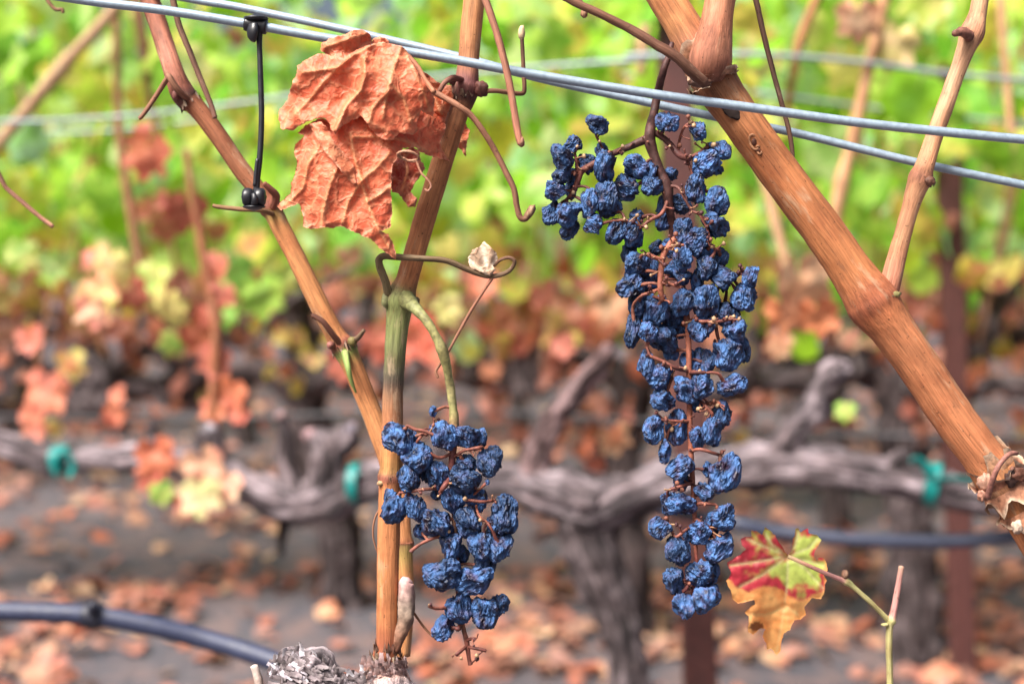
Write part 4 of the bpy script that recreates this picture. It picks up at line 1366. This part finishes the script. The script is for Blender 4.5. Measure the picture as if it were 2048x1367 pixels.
    vl = [V([(580, 700), (600, 820), (640, 950), (670, 1060), (720, 1190), (812, 1345)]), V([(380, 660), (430, 750), (520, 860), (605, 965)]), V([(520, 860), (470, 980), (440, 1100), (430, 1180)]), V([(640, 950), (570, 1060), (540, 1170)]),
          V([(430, 750), (360, 860), (330, 990), (240, 1080)]), V([(600, 720), (720, 720), (850, 730), (1000, 800)]), V([(640, 950), (720, 880), (790, 800)]), V([(670, 1060), (740, 1020), (790, 980)])]
    c2 = Vector(cv([(580, 960)])[0])

    def dome_l(v):
        q = v - c2
        z = 30 - (q.x / 110) ** 2 * 26
        z -= 30 * sm(c2.y - 90, c2.y - 190, v.y)       # tucks in under the upper lobe
        z -= 14 * sm(c2.x + 75, c2.x + 150, v.x)
        return z
    zf, cf = make(vl, dome_l, 4, 7, tone=S(226, 118, 82), tone2=S(210, 98, 68))
    sheet(mb, Lw, d, zf, cf, 3.4, seed=4)
    # rolled flap lying on the lower lobe
    Fp = cv([(360, 650), (430, 640), (470, 690), (500, 760), (560, 820), (600, 870), (612, 960), (600, 975), (560, 930), (500, 860), (440, 790), (400, 720)])
    zf, cf = make([], lambda v: 44 + 8 * math.sin(v.x * .06), 5, tone=S(216, 128, 90), tone2=S(206, 108, 74), wr=.7, edge_back=10)
    sheet(mb, Fp, d, zf, cf, 3.4, seed=5)
    # darker inward lobe under the right side
    B = cv([(780, 880), (830, 810), (900, 770), (940, 790), (950, 840), (975, 885), (950, 920), (920, 960), (900, 1010), (935, 1050), (920, 1085), (885, 1090), (860, 1050), (830, 1015), (800, 1010), (785, 940)])
    zf, cf = make([V([(860, 800), (880, 900), (850, 1000)])], lambda v: -26 + 14 * math.sin(v.x * .07), 6, 10, tone=S(176, 66, 44), tone2=RED, edge_back=16, wr=1.3)
    sheet(mb, B, d, zf, cf, 3.4, seed=6)
    # back of the leaf seen past its right edge and past the cane
    Rb = cv([(880, 300), (930, 320), (955, 370), (1000, 400), (1050, 440), (1110, 450), (1125, 520), (1090, 600), (1075, 660), (1000, 640), (930, 560), (890, 420)])
    zf, cf = make([V([(930, 340), (1000, 470), (1060, 600)])], lambda v: -16, 7, 8, tone=S(206, 92, 52), tone2=S(190, 74, 44), edge_back=12)
    sheet(mb, Rb, d + .012, zf, cf, 3.4, seed=7)
    Rr = cv([(1060, 560), (1120, 600), (1180, 640), (1195, 665), (1210, 690), (1195, 740), (1188, 825), (1165, 790), (1140, 770), (1080, 740), (1040, 680)])
    zf, cf = make([V([(1080, 640), (1150, 700), (1185, 800)])], lambda v: -40 - (v.x - 880) * .3, 8, 8, tone=S(206, 88, 50), tone2=S(180, 62, 38), edge_back=12)
    sheet(mb, Rr, d + .03, zf, cf, 3.4, seed=8)
    mb.build('blade', M_DRY, t)
    # pale tendril coiled against the leaf
    mb = MB()
    pts = []
    cx, cy = 815, 312
    for i in range(34):
        a = i / 33 * 6.283 * 2.3 + .6
        r = 22 - 5 * i / 33
        pts.append(P(cx + r * math.cos(a) + i * .15, cy + r * .55 * math.sin(a) - 4 * math.sin(i * .4), d - .016 + .003 * math.sin(a)))
    mb.tube(pts, 2.2 * d / F, S(212, 150, 110), seg=6, steps=2)
    wisp(mb, [(832, 318, -.016), (842, 345, -.016), (856, 360, -.016), (862, 372, -.016), (856, 382, -.016), (850, 378, -.016)], (4.5, 4), S(206, 138, 100), d)
    mb.build('coiled_tendril', M_STEM, t)
    mb = MB()
    wisp(mb, [(868, 184, -.014), (850, 160, -.006), (838, 138, 0), (826, 122, .004), (812, 108, .006)], (11, 9), S(176, 104, 72), d)
    mb.build('stalk', M_CANE, t)


dried_leaf()


# ------------------------------------------------------------------ turning leaf on its thin shoot
def turning_leaf():
    d = .745
    t = thing('young_shoot', P(1780, 1400, d), 'thin green shoot at lower right bearing one leaf of green, red and orange', 'vine shoot')
    ol = crop([(465, 690), (440, 650), (415, 610), (395, 580), (370, 555), (345, 537), (335, 560), (330, 578), (300, 560), (270, 553), (272, 590), (240, 588), (215, 600), (222, 630), (245, 655), (215, 680), (180, 700), (145, 725), (150, 750), (165, 775), (155, 800), (138, 820), (150, 850), (165, 880), (170, 915), (200, 940), (250, 930),
               (285, 920), (290, 945), (265, 960), (235, 990), (260, 1010), (255, 1050), (252, 1090), (280, 1108), (320, 1070), (345, 1075), (330, 1110), (340, 1140), (350, 1150), (355, 1185), (375, 1180), (390, 1195), (405, 1215), (425, 1190), (430, 1140), (445, 1095), (475, 1080), (490, 1050), (500, 1030), (530, 1025), (560, 1000), (550, 960),
               (575, 930), (590, 910), (640, 920), (655, 890), (660, 840), (670, 820), (655, 790), (675, 765), (670, 730), (655, 700), (625, 700), (620, 720), (600, 690), (610, 660), (635, 620), (640, 605), (620, 580), (590, 575), (575, 570), (570, 545), (545, 555), (530, 565), (520, 540), (505, 548), (500, 580), (490, 600), (488, 640), (480, 670)], 1400, 850, 2.643)
    V = lambda seq: [Vector(p) for p in crop(seq, 1400, 850, 2.643)]
    J = (465, 690)
    veins = [V([J, (380, 630), (345, 570)]), V([J, (340, 640), (250, 600)]), V([J, (330, 790), (210, 850)]), V([J, (300, 720), (160, 740)]), V([J, (500, 640), (520, 560)]), V([J, (570, 650), (620, 600)]), V([J, (560, 760), (650, 860)]), V([J, (460, 850), (440, 1000), (405, 1200)]), V([(450, 950), (520, 1000)]), V([(448, 960), (350, 1000), (260, 1000)]), V([J, (580, 720), (655, 740)])]
    GN, RE, ORG, PKR = S(204, 220, 108), S(206, 62, 76), S(248, 186, 114), S(226, 138, 136)

    def unc(v):
        return (v.x - 1400) * 2.643, (v.y - 850) * 2.643
    lims = [(130, 790), (180, 840), (260, 880), (340, 850), (400, 850), (470, 905), (520, 920), (570, 905), (630, 880), (700, 840)]

    def cf(v, de):
        x, y = unc(v)
        lim = lims[0][1]
        for (a, b), (a2, b2) in zip(lims, lims[1:]):
            if a <= x <= a2: lim = b + (b2 - b) * (x - a) / (a2 - a)
        n = noise.noise(Vector((x * .012, y * .012, 2))) + .5 * noise.noise(Vector((x * .035, y * .035, 4)))
        dv = min(poly_dist(v, l) for l in veins) * 2.643
        green = math.exp(-(dv / 42) ** 2) * .9 + .35 * sm(440, 560, x) + .2 * sm(700, 560, y)
        ed = de * 2.643
        near = (lim - y)
        red = sm(-.05, .75, .95 * math.exp(-(ed / 36) ** 2) + .95 * sm(470, 340, x) * sm(560, 660, y) + .8 * math.exp(-(max(0, near) / 70) ** 2) + .8 * n - .5 * green)
        c = mixc(GN, RE, red)
        c = mixc(c, PKR, .35 * sm(.1, .5, n) * sm(480, 300, x))
        o = sm(-8, 10, y - lim + 14 * n)
        o = max(o, sm(648, 668, x + 12 * n))
        c = mixc(c, mixc(ORG, S(240, 156, 88), max(0, min(1, .4 + n))), o)
        c = mixc(c, S(226, 222, 160), .7 * math.exp(-(dv / 7) ** 2) * (1 - .5 * o))
        if (x - 300) ** 2 / 1600 + (y - 1062) ** 2 / 500 < 1: c = mixc(c, S(110, 52, 30), .8)
        return c
    jc = Vector(V([J])[0])

    def zf(v, de):
        x, y = unc(v)
        r = (v - jc).length
        z = -.0006 * r * r
        for l in veins: z += -3.5 * math.exp(-(poly_dist(v, l) / 6) ** 2)
        z += 6 * noise.noise(Vector((v.x * .025, v.y * .025, 1))) + 2.2 * noise.noise(Vector((v.x * .08, v.y * .08, 1)))
        z += 12 * sm(880, 1100, y) * math.sin(x * .03) + math.exp(-de / 6) * 6 * noise.noise(Vector((v.x * .05, v.y * .05, 7)))
        return z
    mb = MB()
    sheet(mb, ol, d, zf, cf, 4., seed=12, ragged=.8)
    mb.build('leaf', M_TURN, t)
    SG, SP = S(190, 178, 116), S(206, 140, 132)
    mb = MB()
    px_tube(mb, [(1780, 1480, 13, SG), (1780, 1367, 13, SG), (1778, 1300, 13, SG), (1779, 1255, 14, SG), (1782, 1240, 21, SG), (1786, 1228, 14, SP), (1793, 1190, 12, SP), (1799, 1155, 11, SP), (1803, 1132, 11, S(214, 160, 140))], d, seg=12, steps=5, rough=.06, rfreq=300)
    mb.blob(P(1770, 1248, d - .002), 5 * d / F, SG, 2, (1.6, 1, .7), .3, 2)
    mb.build('stem', M_CANE, t)
    mb = MB()
    px_tube(mb, [(1780, 1243, 12, SG), (1760, 1222, 10, SG, -.002), (1735, 1198, 10, SG, -.004), (1708, 1174, 10, SG, -.005), (1692, 1162, 16, SG, -.006), (1682, 1158, 10, SP, -.007), (1650, 1145, 9, SP, -.01), (1612, 1128, 8, S(214, 150, 130), -.012), (1577, 1112, 8, S(220, 190, 140), -.008)], d, seg=10, steps=5, rough=.06, rfreq=300)
    mb.blob(P(1690, 1148, d - .007), 7 * d / F, S(128, 84, 66), 2, (1, 1, 1.3), .45, 3)
    mb.build('leaf_stalk', M_CANE, t)


turning_leaf()


# ------------------------------------------------------------------ raisin bunches
def raisin_mesh(seed):
    bm = bmesh.new()
    bmesh.ops.create_icosphere(bm, subdivisions=5, radius=1)
    o = Vector((seed * 13.7, seed * 5.1, seed * 2.9))
    rnd = random.Random(seed * 7)
    dents = []
    for i in range(rnd.randrange(6, 10)):
        dr = Vector((rnd.gauss(0, 1), rnd.gauss(0, 1), rnd.gauss(0, .7))).normalized()
        dents.append((dr, rnd.uniform(.66, .9), rnd.uniform(.1, .5)))
    for v in bm.verts:
        n = v.co.normalized()
        r = 1.06 + .16 * noise.noise(n * 1.0 + o)
        # collapsed sides: shallow dishes meeting in angular ridges
        for dr, h_, dish in dents:
            c = n.dot(dr)
            if c > .2:
                lim = h_ / c
                f = lim - dish * max(0, c - .55)
                t_ = max(0., min(1., .5 + .5 * (r - f) / .07))
                r = r * (1 - t_) + f * t_ - .035 * t_ * (1 - t_)
        p = Vector((n.x, n.y, n.z * .42)) * 1.9 + o          # folds run along the berry
        wpn = p + Vector((noise.noise(p * 1.1), noise.noise(p * 1.1 + Vector((9, 0, 0))), noise.noise(p * 1.1 + Vector((0, 9, 0))))) * .7
        a = abs(noise.noise(wpn))
        b = abs(noise.noise(wpn * 2.2 + Vector((3, 3, 3))))
        k = max(0, .5 + 1.1 * noise.noise(n * 1.2 + o * 3))             # some sides are tight, others crumpled
        r += .08 - (.36 + .36 * k) * min(a, .3) - .10 * k * min(b, .35)
        v.co = n * r
    me = bpy.data.meshes.new('raisin')
    bm.to_mesh(me); bm.free()
    me.polygons.foreach_set('use_smooth', [True] * len(me.polygons))
    me.materials.append(M_RAISIN)
    return me


RAISINS = [raisin_mesh(i + 1) for i in range(16)]


def bunch(name, label, root_px, d, berries, mains, lats, seed, pcol, blobs):
    """berries: (x, y, rx, ry, layer) in photograph pixels; layer 0 front .. 2 back"""
    rnd = random.Random(seed)
    t = thing(name, P(*root_px, d), label, 'bunch of raisins', 'dried grape bunches')
    base = world_loc(t)
    u = d / F
    mb = MB()
    anchors = []

    def reg(ctrl):
        pts, rad, col = path(ctrl, d)
        for q in crom([tuple(p) for p in pts], 6): anchors.append(Vector(q))
    for ctrl in mains:
        px_tube(mb, ctrl, d, seg=12, steps=6, rough=.12, rfreq=260); reg(ctrl)
    for ctrl in lats:
        px_tube(mb, [(q[0], q[1], q[2] * .82) + tuple(q[3:]) for q in ctrl], d, seg=8, steps=5, rough=.2, rfreq=420); reg(ctrl)
    allr = []
    rest = MB()
    for i, (x, y, rx, ry, ly) in enumerate(berries):
        z = (-13, 3, 17)[ly] * u * 1.15 + rnd.uniform(-4, 4) * u
        c = P(x, y, d + z)
        m = RAISINS[rnd.randrange(len(RAISINS))]
        o = bpy.data.objects.new('raisin', m)
        COL.objects.link(o)
        o.parent = t
        o.location = c - base
        k = 1.09
        o.scale = (rx * u * k, (rx + ry) * .5 * u * rnd.uniform(.85, 1.) * k, ry * u * k)
        o.rotation_euler = (rnd.uniform(-.3, .3), rnd.uniform(-.28, .28), rnd.uniform(0, 6.28))
        if abs(rx - ry) < .18 * max(rx, ry):
            o.rotation_euler = (rnd.uniform(-.9, .9), rnd.uniform(-.9, .9), rnd.uniform(0, 6.28))
        allr.append((c, rx * u, ry * u))
        if i >= 100:                       # past a hundred: the small inner ones share one part
            mt = Matrix.LocRotScale(c, o.rotation_euler, o.scale)
            for v in m.vertices: rest.add(mt @ v.co, (1, 1, 1))
            for f in m.polygons: rest.f.append(tuple(len(rest.v) - len(m.vertices) + k for k in f.vertices))
            bpy.data.objects.remove(o)
    if rest.v: tag(rest.build('raisins', M_RAISIN_IN, t), kind='stuff')
    cols = [S(146, 74, 54), S(128, 62, 48), S(160, 88, 60), S(110, 54, 46)]
    for c, rx, ry in allr:
        # pedicel from the berry to the closest stem, preferring stem above it
        best = min(anchors, key=lambda a: (a - c).length + (.006 if a.z < c.z else 0))
        top = c + (best - c).normalized() * min(ry, rx) * .85
        cc = rnd.choice(cols)
        L_ = (best - top).length
        if L_ < .03:
            midp = (best + top) / 2 + Vector((rnd.uniform(-1, 1), rnd.uniform(-1, 1), rnd.uniform(0, 1.2))) * L_ * .16
            mb.tube([best, midp, top, c], [3.2 * u, 2.9 * u, 4.2 * u, 4.4 * u], cc, seg=6, steps=4, rough=.25, rfreq=500)
    # bare pedicels, shrivelled flower caps and crumbs of stem
    for i in range(blobs):
        a = rnd.choice(anchors[len(anchors) // 6:])
        v = Vector((rnd.uniform(-1, 1), -rnd.uniform(.1, 1), rnd.uniform(-.5, .8))).normalized() * rnd.uniform(8, 26) * u
        e = a + v
        mid = a + v * .5 + Vector((rnd.uniform(-1, 1), 0, rnd.uniform(-1, 1))) * 3 * u
        cc = rnd.choice(cols + [S(186, 128, 84), S(196, 150, 104)])
        mb.tube([a, mid, e], [1.9 * u, 1.6 * u, 2. * u], cc, seg=5, steps=3, rough=.2, rfreq=500)
        if rnd.random() < .75:
            mb.blob(e, rnd.uniform(2.6, 5.4) * u, rnd.choice([S(120, 60, 52), S(150, 84, 58), S(206, 164, 116), S(90, 44, 50)]), 1, (1, 1, 1.1), .5, 3, i)
    mb.build('stem', M_STEM, t)
    return t


def conv(lst, ox, oy, s):
    return [(ox + q[0] / s, oy + q[1] / s, q[2] / s, q[3] / s, q[4] if len(q) > 4 else 0) for q in lst]


BIG = conv([(433, 225, 72, 70), (893, 207, 66, 74), (1100, 255, 60, 70), (275, 355, 62, 54, 1), (205, 430, 82, 80), (365, 480, 72, 60, 2), (210, 550, 68, 58), (165, 655, 70, 64), (290, 575, 45, 60, 2), (270, 650, 45, 55, 2), (495, 500, 68, 102), (470, 400, 40, 50, 2), (690, 500, 72, 78), (640, 640, 82, 98, 1), (490, 700, 72, 98), (380, 740, 58, 88),
            (135, 795, 68, 78, 1), (255, 800, 78, 84), (262, 910, 64, 64, 1), (412, 880, 66, 60), (515, 770, 75, 52, 1), (790, 525, 52, 80, 1), (795, 625, 70, 62), (915, 550, 46, 46, 2), (1085, 645, 62, 88), (1225, 400, 74, 74, 1), (1150, 485, 78, 84), (1210, 515, 40, 48, 2), (1215, 730, 70, 90), (975, 750, 62, 70, 2), (870, 760, 50, 70, 2),
            (560, 910, 60, 88), (690, 830, 55, 60, 2), (655, 930, 50, 84), (700, 960, 40, 58, 1), (655, 1050, 58, 78, 2), (990, 925, 56, 86), (1205, 885, 76, 88), (1095, 985, 82, 80), (985, 1095, 76, 82), (1130, 1040, 66, 66, 1), (830, 1025, 48, 48, 2), (685, 1125, 86, 72), (650, 1270, 92, 78), (795, 1150, 52, 74, 2), (1150, 1155, 68, 72), (1240, 1090, 50, 62, 2),
            (995, 1215, 60, 46), (790, 1260, 52, 58, 2), (1260, 1230, 76, 82), (1440, 1215, 50, 78), (910, 1030, 50, 60, 2), (1400, 1330, 75, 72, 1)], 1060, 180, 3.254)
BIG += conv([(375, 45, 42, 62), (470, 50, 52, 66), (260, 80, 50, 64), (195, 60, 38, 52, 1), (320, 100, 32, 58, 1), (620, 40, 50, 52), (555, 95, 48, 42, 1), (450, 158, 56, 48), (585, 158, 62, 50), (170, 165, 34, 58), (230, 175, 38, 42), (290, 200, 62, 56, 1), (365, 140, 26, 46, 2), (550, 260, 66, 56), (600, 245, 40, 56, 1), (415, 290, 42, 48, 2), (470, 290, 30, 48, 1),
             (220, 300, 30, 58), (285, 345, 46, 50), (292, 440, 50, 50), (380, 405, 46, 54), (455, 382, 52, 52), (567, 380, 58, 40), (432, 465, 30, 28, 1), (530, 510, 42, 62, 1), (497, 565, 44, 56), (350, 550, 42, 62, 1), (257, 560, 40, 50), (298, 648, 24, 42), (433, 590, 30, 42, 1), (365, 718, 50, 50), (535, 730, 60, 76), (470, 720, 22, 28, 1), (370, 775, 35, 40, 2),
             (460, 815, 42, 42), (312, 850, 20, 50, 1), (365, 862, 56, 50), (535, 910, 52, 50), (283, 955, 44, 42), (490, 945, 30, 42, 1), (440, 980, 46, 52), (390, 985, 22, 28, 1), (517, 1030, 54, 58), (350, 1055, 46, 60), (440, 1135, 52, 48), (490, 1130, 26, 42, 1), (340, 1168, 40, 62), (460, 1232, 62, 56), (373, 1265, 40, 48), (495, 1215, 26, 44, 1)], 1180, 580, 2.01)
BIG += [(1268, 545, 17, 20, 2), (1300, 555, 18, 22, 2), (1345, 540, 18, 20, 2), (1290, 610, 20, 22, 2), (1345, 630, 18, 22, 2), (1395, 560, 18, 22, 2), (1420, 600, 20, 24, 2), (1330, 440, 18, 22, 2), (1400, 480, 20, 22, 2), (1450, 620, 20, 20, 2), (1400, 720, 16, 22, 2), (1340, 700, 16, 20, 2)]
DS, RS, OS = S(88, 48, 42), S(150, 76, 54), S(176, 92, 58)
big_main = [[(1344, 86, 9, DS, .002), (1338, 110, 12, DS), (1326, 145, 15, DS), (1316, 185, 17, DS, .008), (1308, 225, 18, DS, .008), (1301, 258, 22, DS), (1300, 285, 24, DS), (1310, 315, 20, DS), (1322, 350, 22, DS), (1333, 375, 26, DS), (1337, 405, 18, DS), (1344, 450, 17, S(104, 58, 48), .004), (1352, 500, 15, RS, .008), (1362, 560, 14, RS, .006), (1372, 620, 13, RS), (1377, 680, 12, OS), (1378, 740, 12, OS), (1379, 810, 12, OS), (1380, 870, 11, OS), (1383, 920, 11, OS),
             (1386, 975, 10, OS), (1389, 1030, 9, OS), (1391, 1090, 9, OS), (1392, 1120, 8, S(176, 74, 56)), (1388, 1160, 7, S(170, 74, 54)), (1385, 1190, 6, S(170, 74, 54))],
            [(1297, 276, 18, DS), (1280, 284, 17, DS), (1250, 297, 14, DS), (1220, 310, 13, S(110, 62, 50), -.002), (1190, 326, 13, S(120, 66, 50), -.002), (1164, 342, 13, RS), (1156, 362, 12, RS), (1146, 385, 10, RS), (1132, 400, 7, RS)],
            [(1302, 262, 14, DS), (1318, 270, 13, DS), (1340, 288, 12, DS), (1356, 308, 14, S(120, 62, 56), -.002), (1372, 316, 11, S(130, 70, 56), -.002), (1392, 310, 10, S(150, 84, 64)), (1410, 298, 9, RS), (1420, 290, 6, RS)],
            [(1350, 478, 13, OS, -.012), (1338, 492, 13, OS, -.014), (1328, 508, 12, OS, -.014), (1322, 540, 12, OS, -.014), (1321, 575, 12, OS, -.014), (1326, 600, 10, OS, -.012)]]
big_lat = [[(1337, 392, 10, RS), (1325, 425, 9, RS, -.004), (1300, 440, 9, RS, -.006), (1278, 455, 8, RS, -.006), (1250, 440, 7, RS, -.006)], [(1156, 344, 9, RS), (1152, 320, 7, RS), (1150, 305, 6, RS)], [(1212, 314, 8, RS), (1202, 290, 6, S(120, 66, 50)), (1192, 272, 6, S(120, 66, 50))],
           [(1356, 308, 8, RS), (1358, 285, 7, RS), (1368, 255, 7, RS, -.004), (1385, 245, 9, S(120, 52, 48), -.006)], [(1372, 316, 8, RS), (1384, 345, 7, RS), (1392, 375, 7, RS), (1420, 385, 6, RS)], [(1336, 372, 9, DS), (1356, 375, 8, S(120, 66, 54), -.004), (1370, 398, 7, S(130, 74, 60), -.006), (1382, 418, 7, S(130, 74, 60), -.006), (1400, 430, 7, RS, -.008), (1412, 440, 7, RS, -.008)],
           [(1330, 495, 9, OS, -.014), (1350, 492, 8, OS, -.016), (1368, 490, 7, OS, -.016)], [(1326, 520, 11, OS, -.014), (1308, 514, 11, OS, -.016), (1294, 508, 12, RS, -.016)], [(1322, 565, 9, OS, -.014), (1340, 568, 8, OS, -.016), (1362, 575, 7, OS, -.016)], [(1320, 578, 9, OS, -.012), (1300, 585, 8, OS, -.014), (1285, 590, 9, RS, -.014)],
           [(1400, 430, 7, RS, -.008), (1416, 462, 6, RS, -.008), (1420, 490, 6, RS, -.008), (1440, 500, 7, RS, -.006)], [(1450, 570, 8, RS), (1470, 555, 7, RS), (1488, 542, 6, RS)], [(1374, 640, 10, OS), (1400, 642, 8, RS, -.006), (1440, 642, 8, RS, -.006), (1470, 636, 8, RS, -.006)], [(1430, 640, 8, RS), (1434, 665, 9, S(130, 66, 52)), (1440, 690, 7, RS)],
           [(1378, 742, 9, RS), (1350, 735, 10, S(120, 62, 52), -.006), (1325, 722, 9, RS, -.006), (1300, 712, 9, RS, -.006)], [(1378, 745, 9, RS), (1395, 744, 10, S(120, 62, 52), -.008), (1410, 745, 9, RS, -.008)], [(1330, 724, 7, RS), (1332, 745, 7, RS), (1345, 755, 6, RS)], [(1379, 842, 10, RS), (1355, 842, 8, RS, -.004), (1320, 838, 8, RS, -.004)], [(1350, 843, 7, RS), (1338, 862, 7, RS), (1332, 882, 6, RS)],
           [(1381, 902, 10, RS), (1400, 898, 8, RS, -.005), (1425, 905, 9, RS, -.005), (1442, 910, 7, RS)], [(1384, 965, 10, RS), (1362, 972, 9, RS, -.006), (1342, 978, 9, S(130, 62, 56), -.006)], [(1386, 1010, 10, RS), (1405, 1006, 9, RS, -.006), (1430, 1008, 8, RS, -.006)], [(1388, 1035, 9, RS), (1410, 1050, 12, S(120, 56, 46), -.004), (1425, 1060, 14, S(120, 56, 46), -.004)], [(1385, 1050, 8, RS), (1370, 1060, 8, RS, -.004), (1350, 1072, 8, RS, -.004), (1335, 1038, 7, RS)],
           [(1392, 1120, 8, RS), (1378, 1165, 10, S(140, 60, 50), -.004), (1366, 1182, 12, S(120, 50, 46), -.004)], [(1400, 800, 7, RS), (1412, 812, 8, RS, -.006), (1425, 828, 9, RS, -.006)], [(1412, 806, 9, RS), (1430, 804, 10, OS, -.004), (1438, 808, 12, OS, -.004)]]
bunch('grape_bunch', 'long bunch of wrinkled blue raisins with a side wing, in front of the rusty post', (1344, 86), .69, BIG, big_main, big_lat, 3, None, 210)

SMALL = conv([(287, 527, 11, 15), (180, 608, 46, 48), (228, 608, 16, 20, 1), (322, 610, 37, 46), (293, 578, 22, 18, 2), (395, 608, 36, 42), (430, 610, 20, 30, 1), (467, 683, 37, 45), (232, 668, 50, 42), (215, 735, 42, 40), (262, 705, 22, 38, 1), (300, 728, 34, 40), (383, 733, 42, 44), (390, 688, 32, 28, 1), (350, 795, 34, 44), (163, 818, 43, 46), (228, 825, 29, 44), (420, 795, 28, 40, 1),
              (300, 870, 48, 50), (250, 895, 19, 26, 1), (390, 872, 37, 44), (508, 840, 41, 50), (478, 885, 38, 32, 1), (527, 862, 22, 36, 1), (340, 938, 35, 44), (435, 935, 34, 44), (497, 950, 35, 44), (450, 1000, 32, 40, 1), (378, 965, 16, 28, 1), (315, 1022, 54, 52), (412, 1043, 46, 54), (365, 1133, 39, 46), (450, 1143, 41, 50), (493, 1128, 25, 36, 1), (322, 1196, 37, 38),
              (300, 775, 20, 24, 2), (345, 905, 22, 28, 2), (455, 745, 8, 9)], 680, 480, 1.541)
GS = S(166, 162, 92)
small_main = [[(808, 596, 40, S(146, 150, 84), .012), (822, 608, 30, S(146, 150, 84), .004), (838, 624, 21, S(156, 160, 94), -.002), (858, 648, 19, GS, -.005), (875, 678, 18, GS, -.006), (884, 700, 23, S(160, 152, 88), -.006), (893, 730, 18, GS, -.004), (901, 775, 17, S(170, 160, 98)), (906, 815, 17, GS), (908, 842, 20, S(170, 140, 84)), (907, 865, 19, S(160, 84, 64)), (906, 900, 15, S(140, 66, 56)), (903, 935, 13, S(130, 60, 52)), (905, 975, 12, S(130, 70, 54)), (908, 1020, 11, S(120, 76, 54)), (910, 1070, 10, S(120, 76, 54)),
               (913, 1120, 10, RS), (916, 1180, 10, RS), (920, 1220, 9, S(150, 90, 62)), (928, 1260, 9, S(150, 90, 62)), (934, 1285, 11, RS), (938, 1315, 8, RS), (941, 1328, 10, S(120, 56, 44))]]
small_lat = [[(905, 880, 9, RS), (875, 872, 9, RS, -.006), (850, 862, 9, RS, -.006), (830, 858, 9, RS, -.006), (815, 850, 7, RS, -.006)], [(868, 868, 7, RS), (868, 845, 6, RS), (867, 832, 5, RS)], [(850, 862, 8, RS), (838, 878, 8, RS, -.006), (832, 888, 7, RS)], [(906, 905, 9, RS), (880, 915, 8, RS, -.004), (860, 905, 7, RS, -.006)], [(905, 915, 8, RS), (930, 900, 7, RS, -.004), (958, 895, 9, RS, -.006), (965, 893, 7, RS)], [(904, 950, 9, S(120, 56, 48)), (890, 970, 13, S(130, 60, 50), -.01), (880, 985, 9, RS, -.008)],
             [(885, 975, 8, RS), (850, 978, 9, S(130, 74, 56), -.008), (820, 982, 9, RS, -.008), (800, 985, 7, RS, -.006)], [(908, 1000, 7, RS), (940, 1000, 7, RS, -.006), (965, 1003, 8, RS, -.006), (990, 1000, 7, RS)], [(935, 1002, 7, OS), (962, 975, 6, OS, -.004), (974, 965, 8, S(110, 52, 60), -.004)], [(950, 1002, 6, OS), (958, 1030, 6, OS, -.006), (975, 1045, 6, OS, -.006)], [(908, 1065, 9, RS), (870, 1075, 8, RS, -.006), (845, 1085, 8, RS, -.008), (826, 1098, 9, RS, -.008), (822, 1103, 12, S(120, 60, 50), -.008)],
             [(912, 1165, 8, RS), (895, 1162, 8, RS, -.004), (868, 1163, 13, S(130, 64, 52), -.01)], [(918, 1210, 8, RS), (880, 1216, 9, RS, -.008), (862, 1213, 9, RS, -.01), (858, 1210, 12, S(150, 90, 66), -.01)], [(932, 1280, 9, RS), (945, 1276, 8, S(120, 56, 46), -.004), (949, 1278, 14, S(110, 52, 44), -.004)], [(936, 1292, 8, RS), (952, 1296, 9, S(130, 62, 48), -.004), (972, 1300, 10, S(120, 58, 44), -.004)], [(934, 1290, 8, RS), (920, 1302, 9, S(130, 62, 48), -.004), (912, 1308, 13, S(120, 56, 46), -.004)], [(922, 1245, 7, RS), (915, 1258, 12, S(110, 50, 46), -.006)]]
bunch('grape_bunch', 'smaller bunch of plump wrinkled blue raisins on a bent green stalk from the tall cane', (815, 604), .685, SMALL, small_main, small_lat, 8, None, 40)
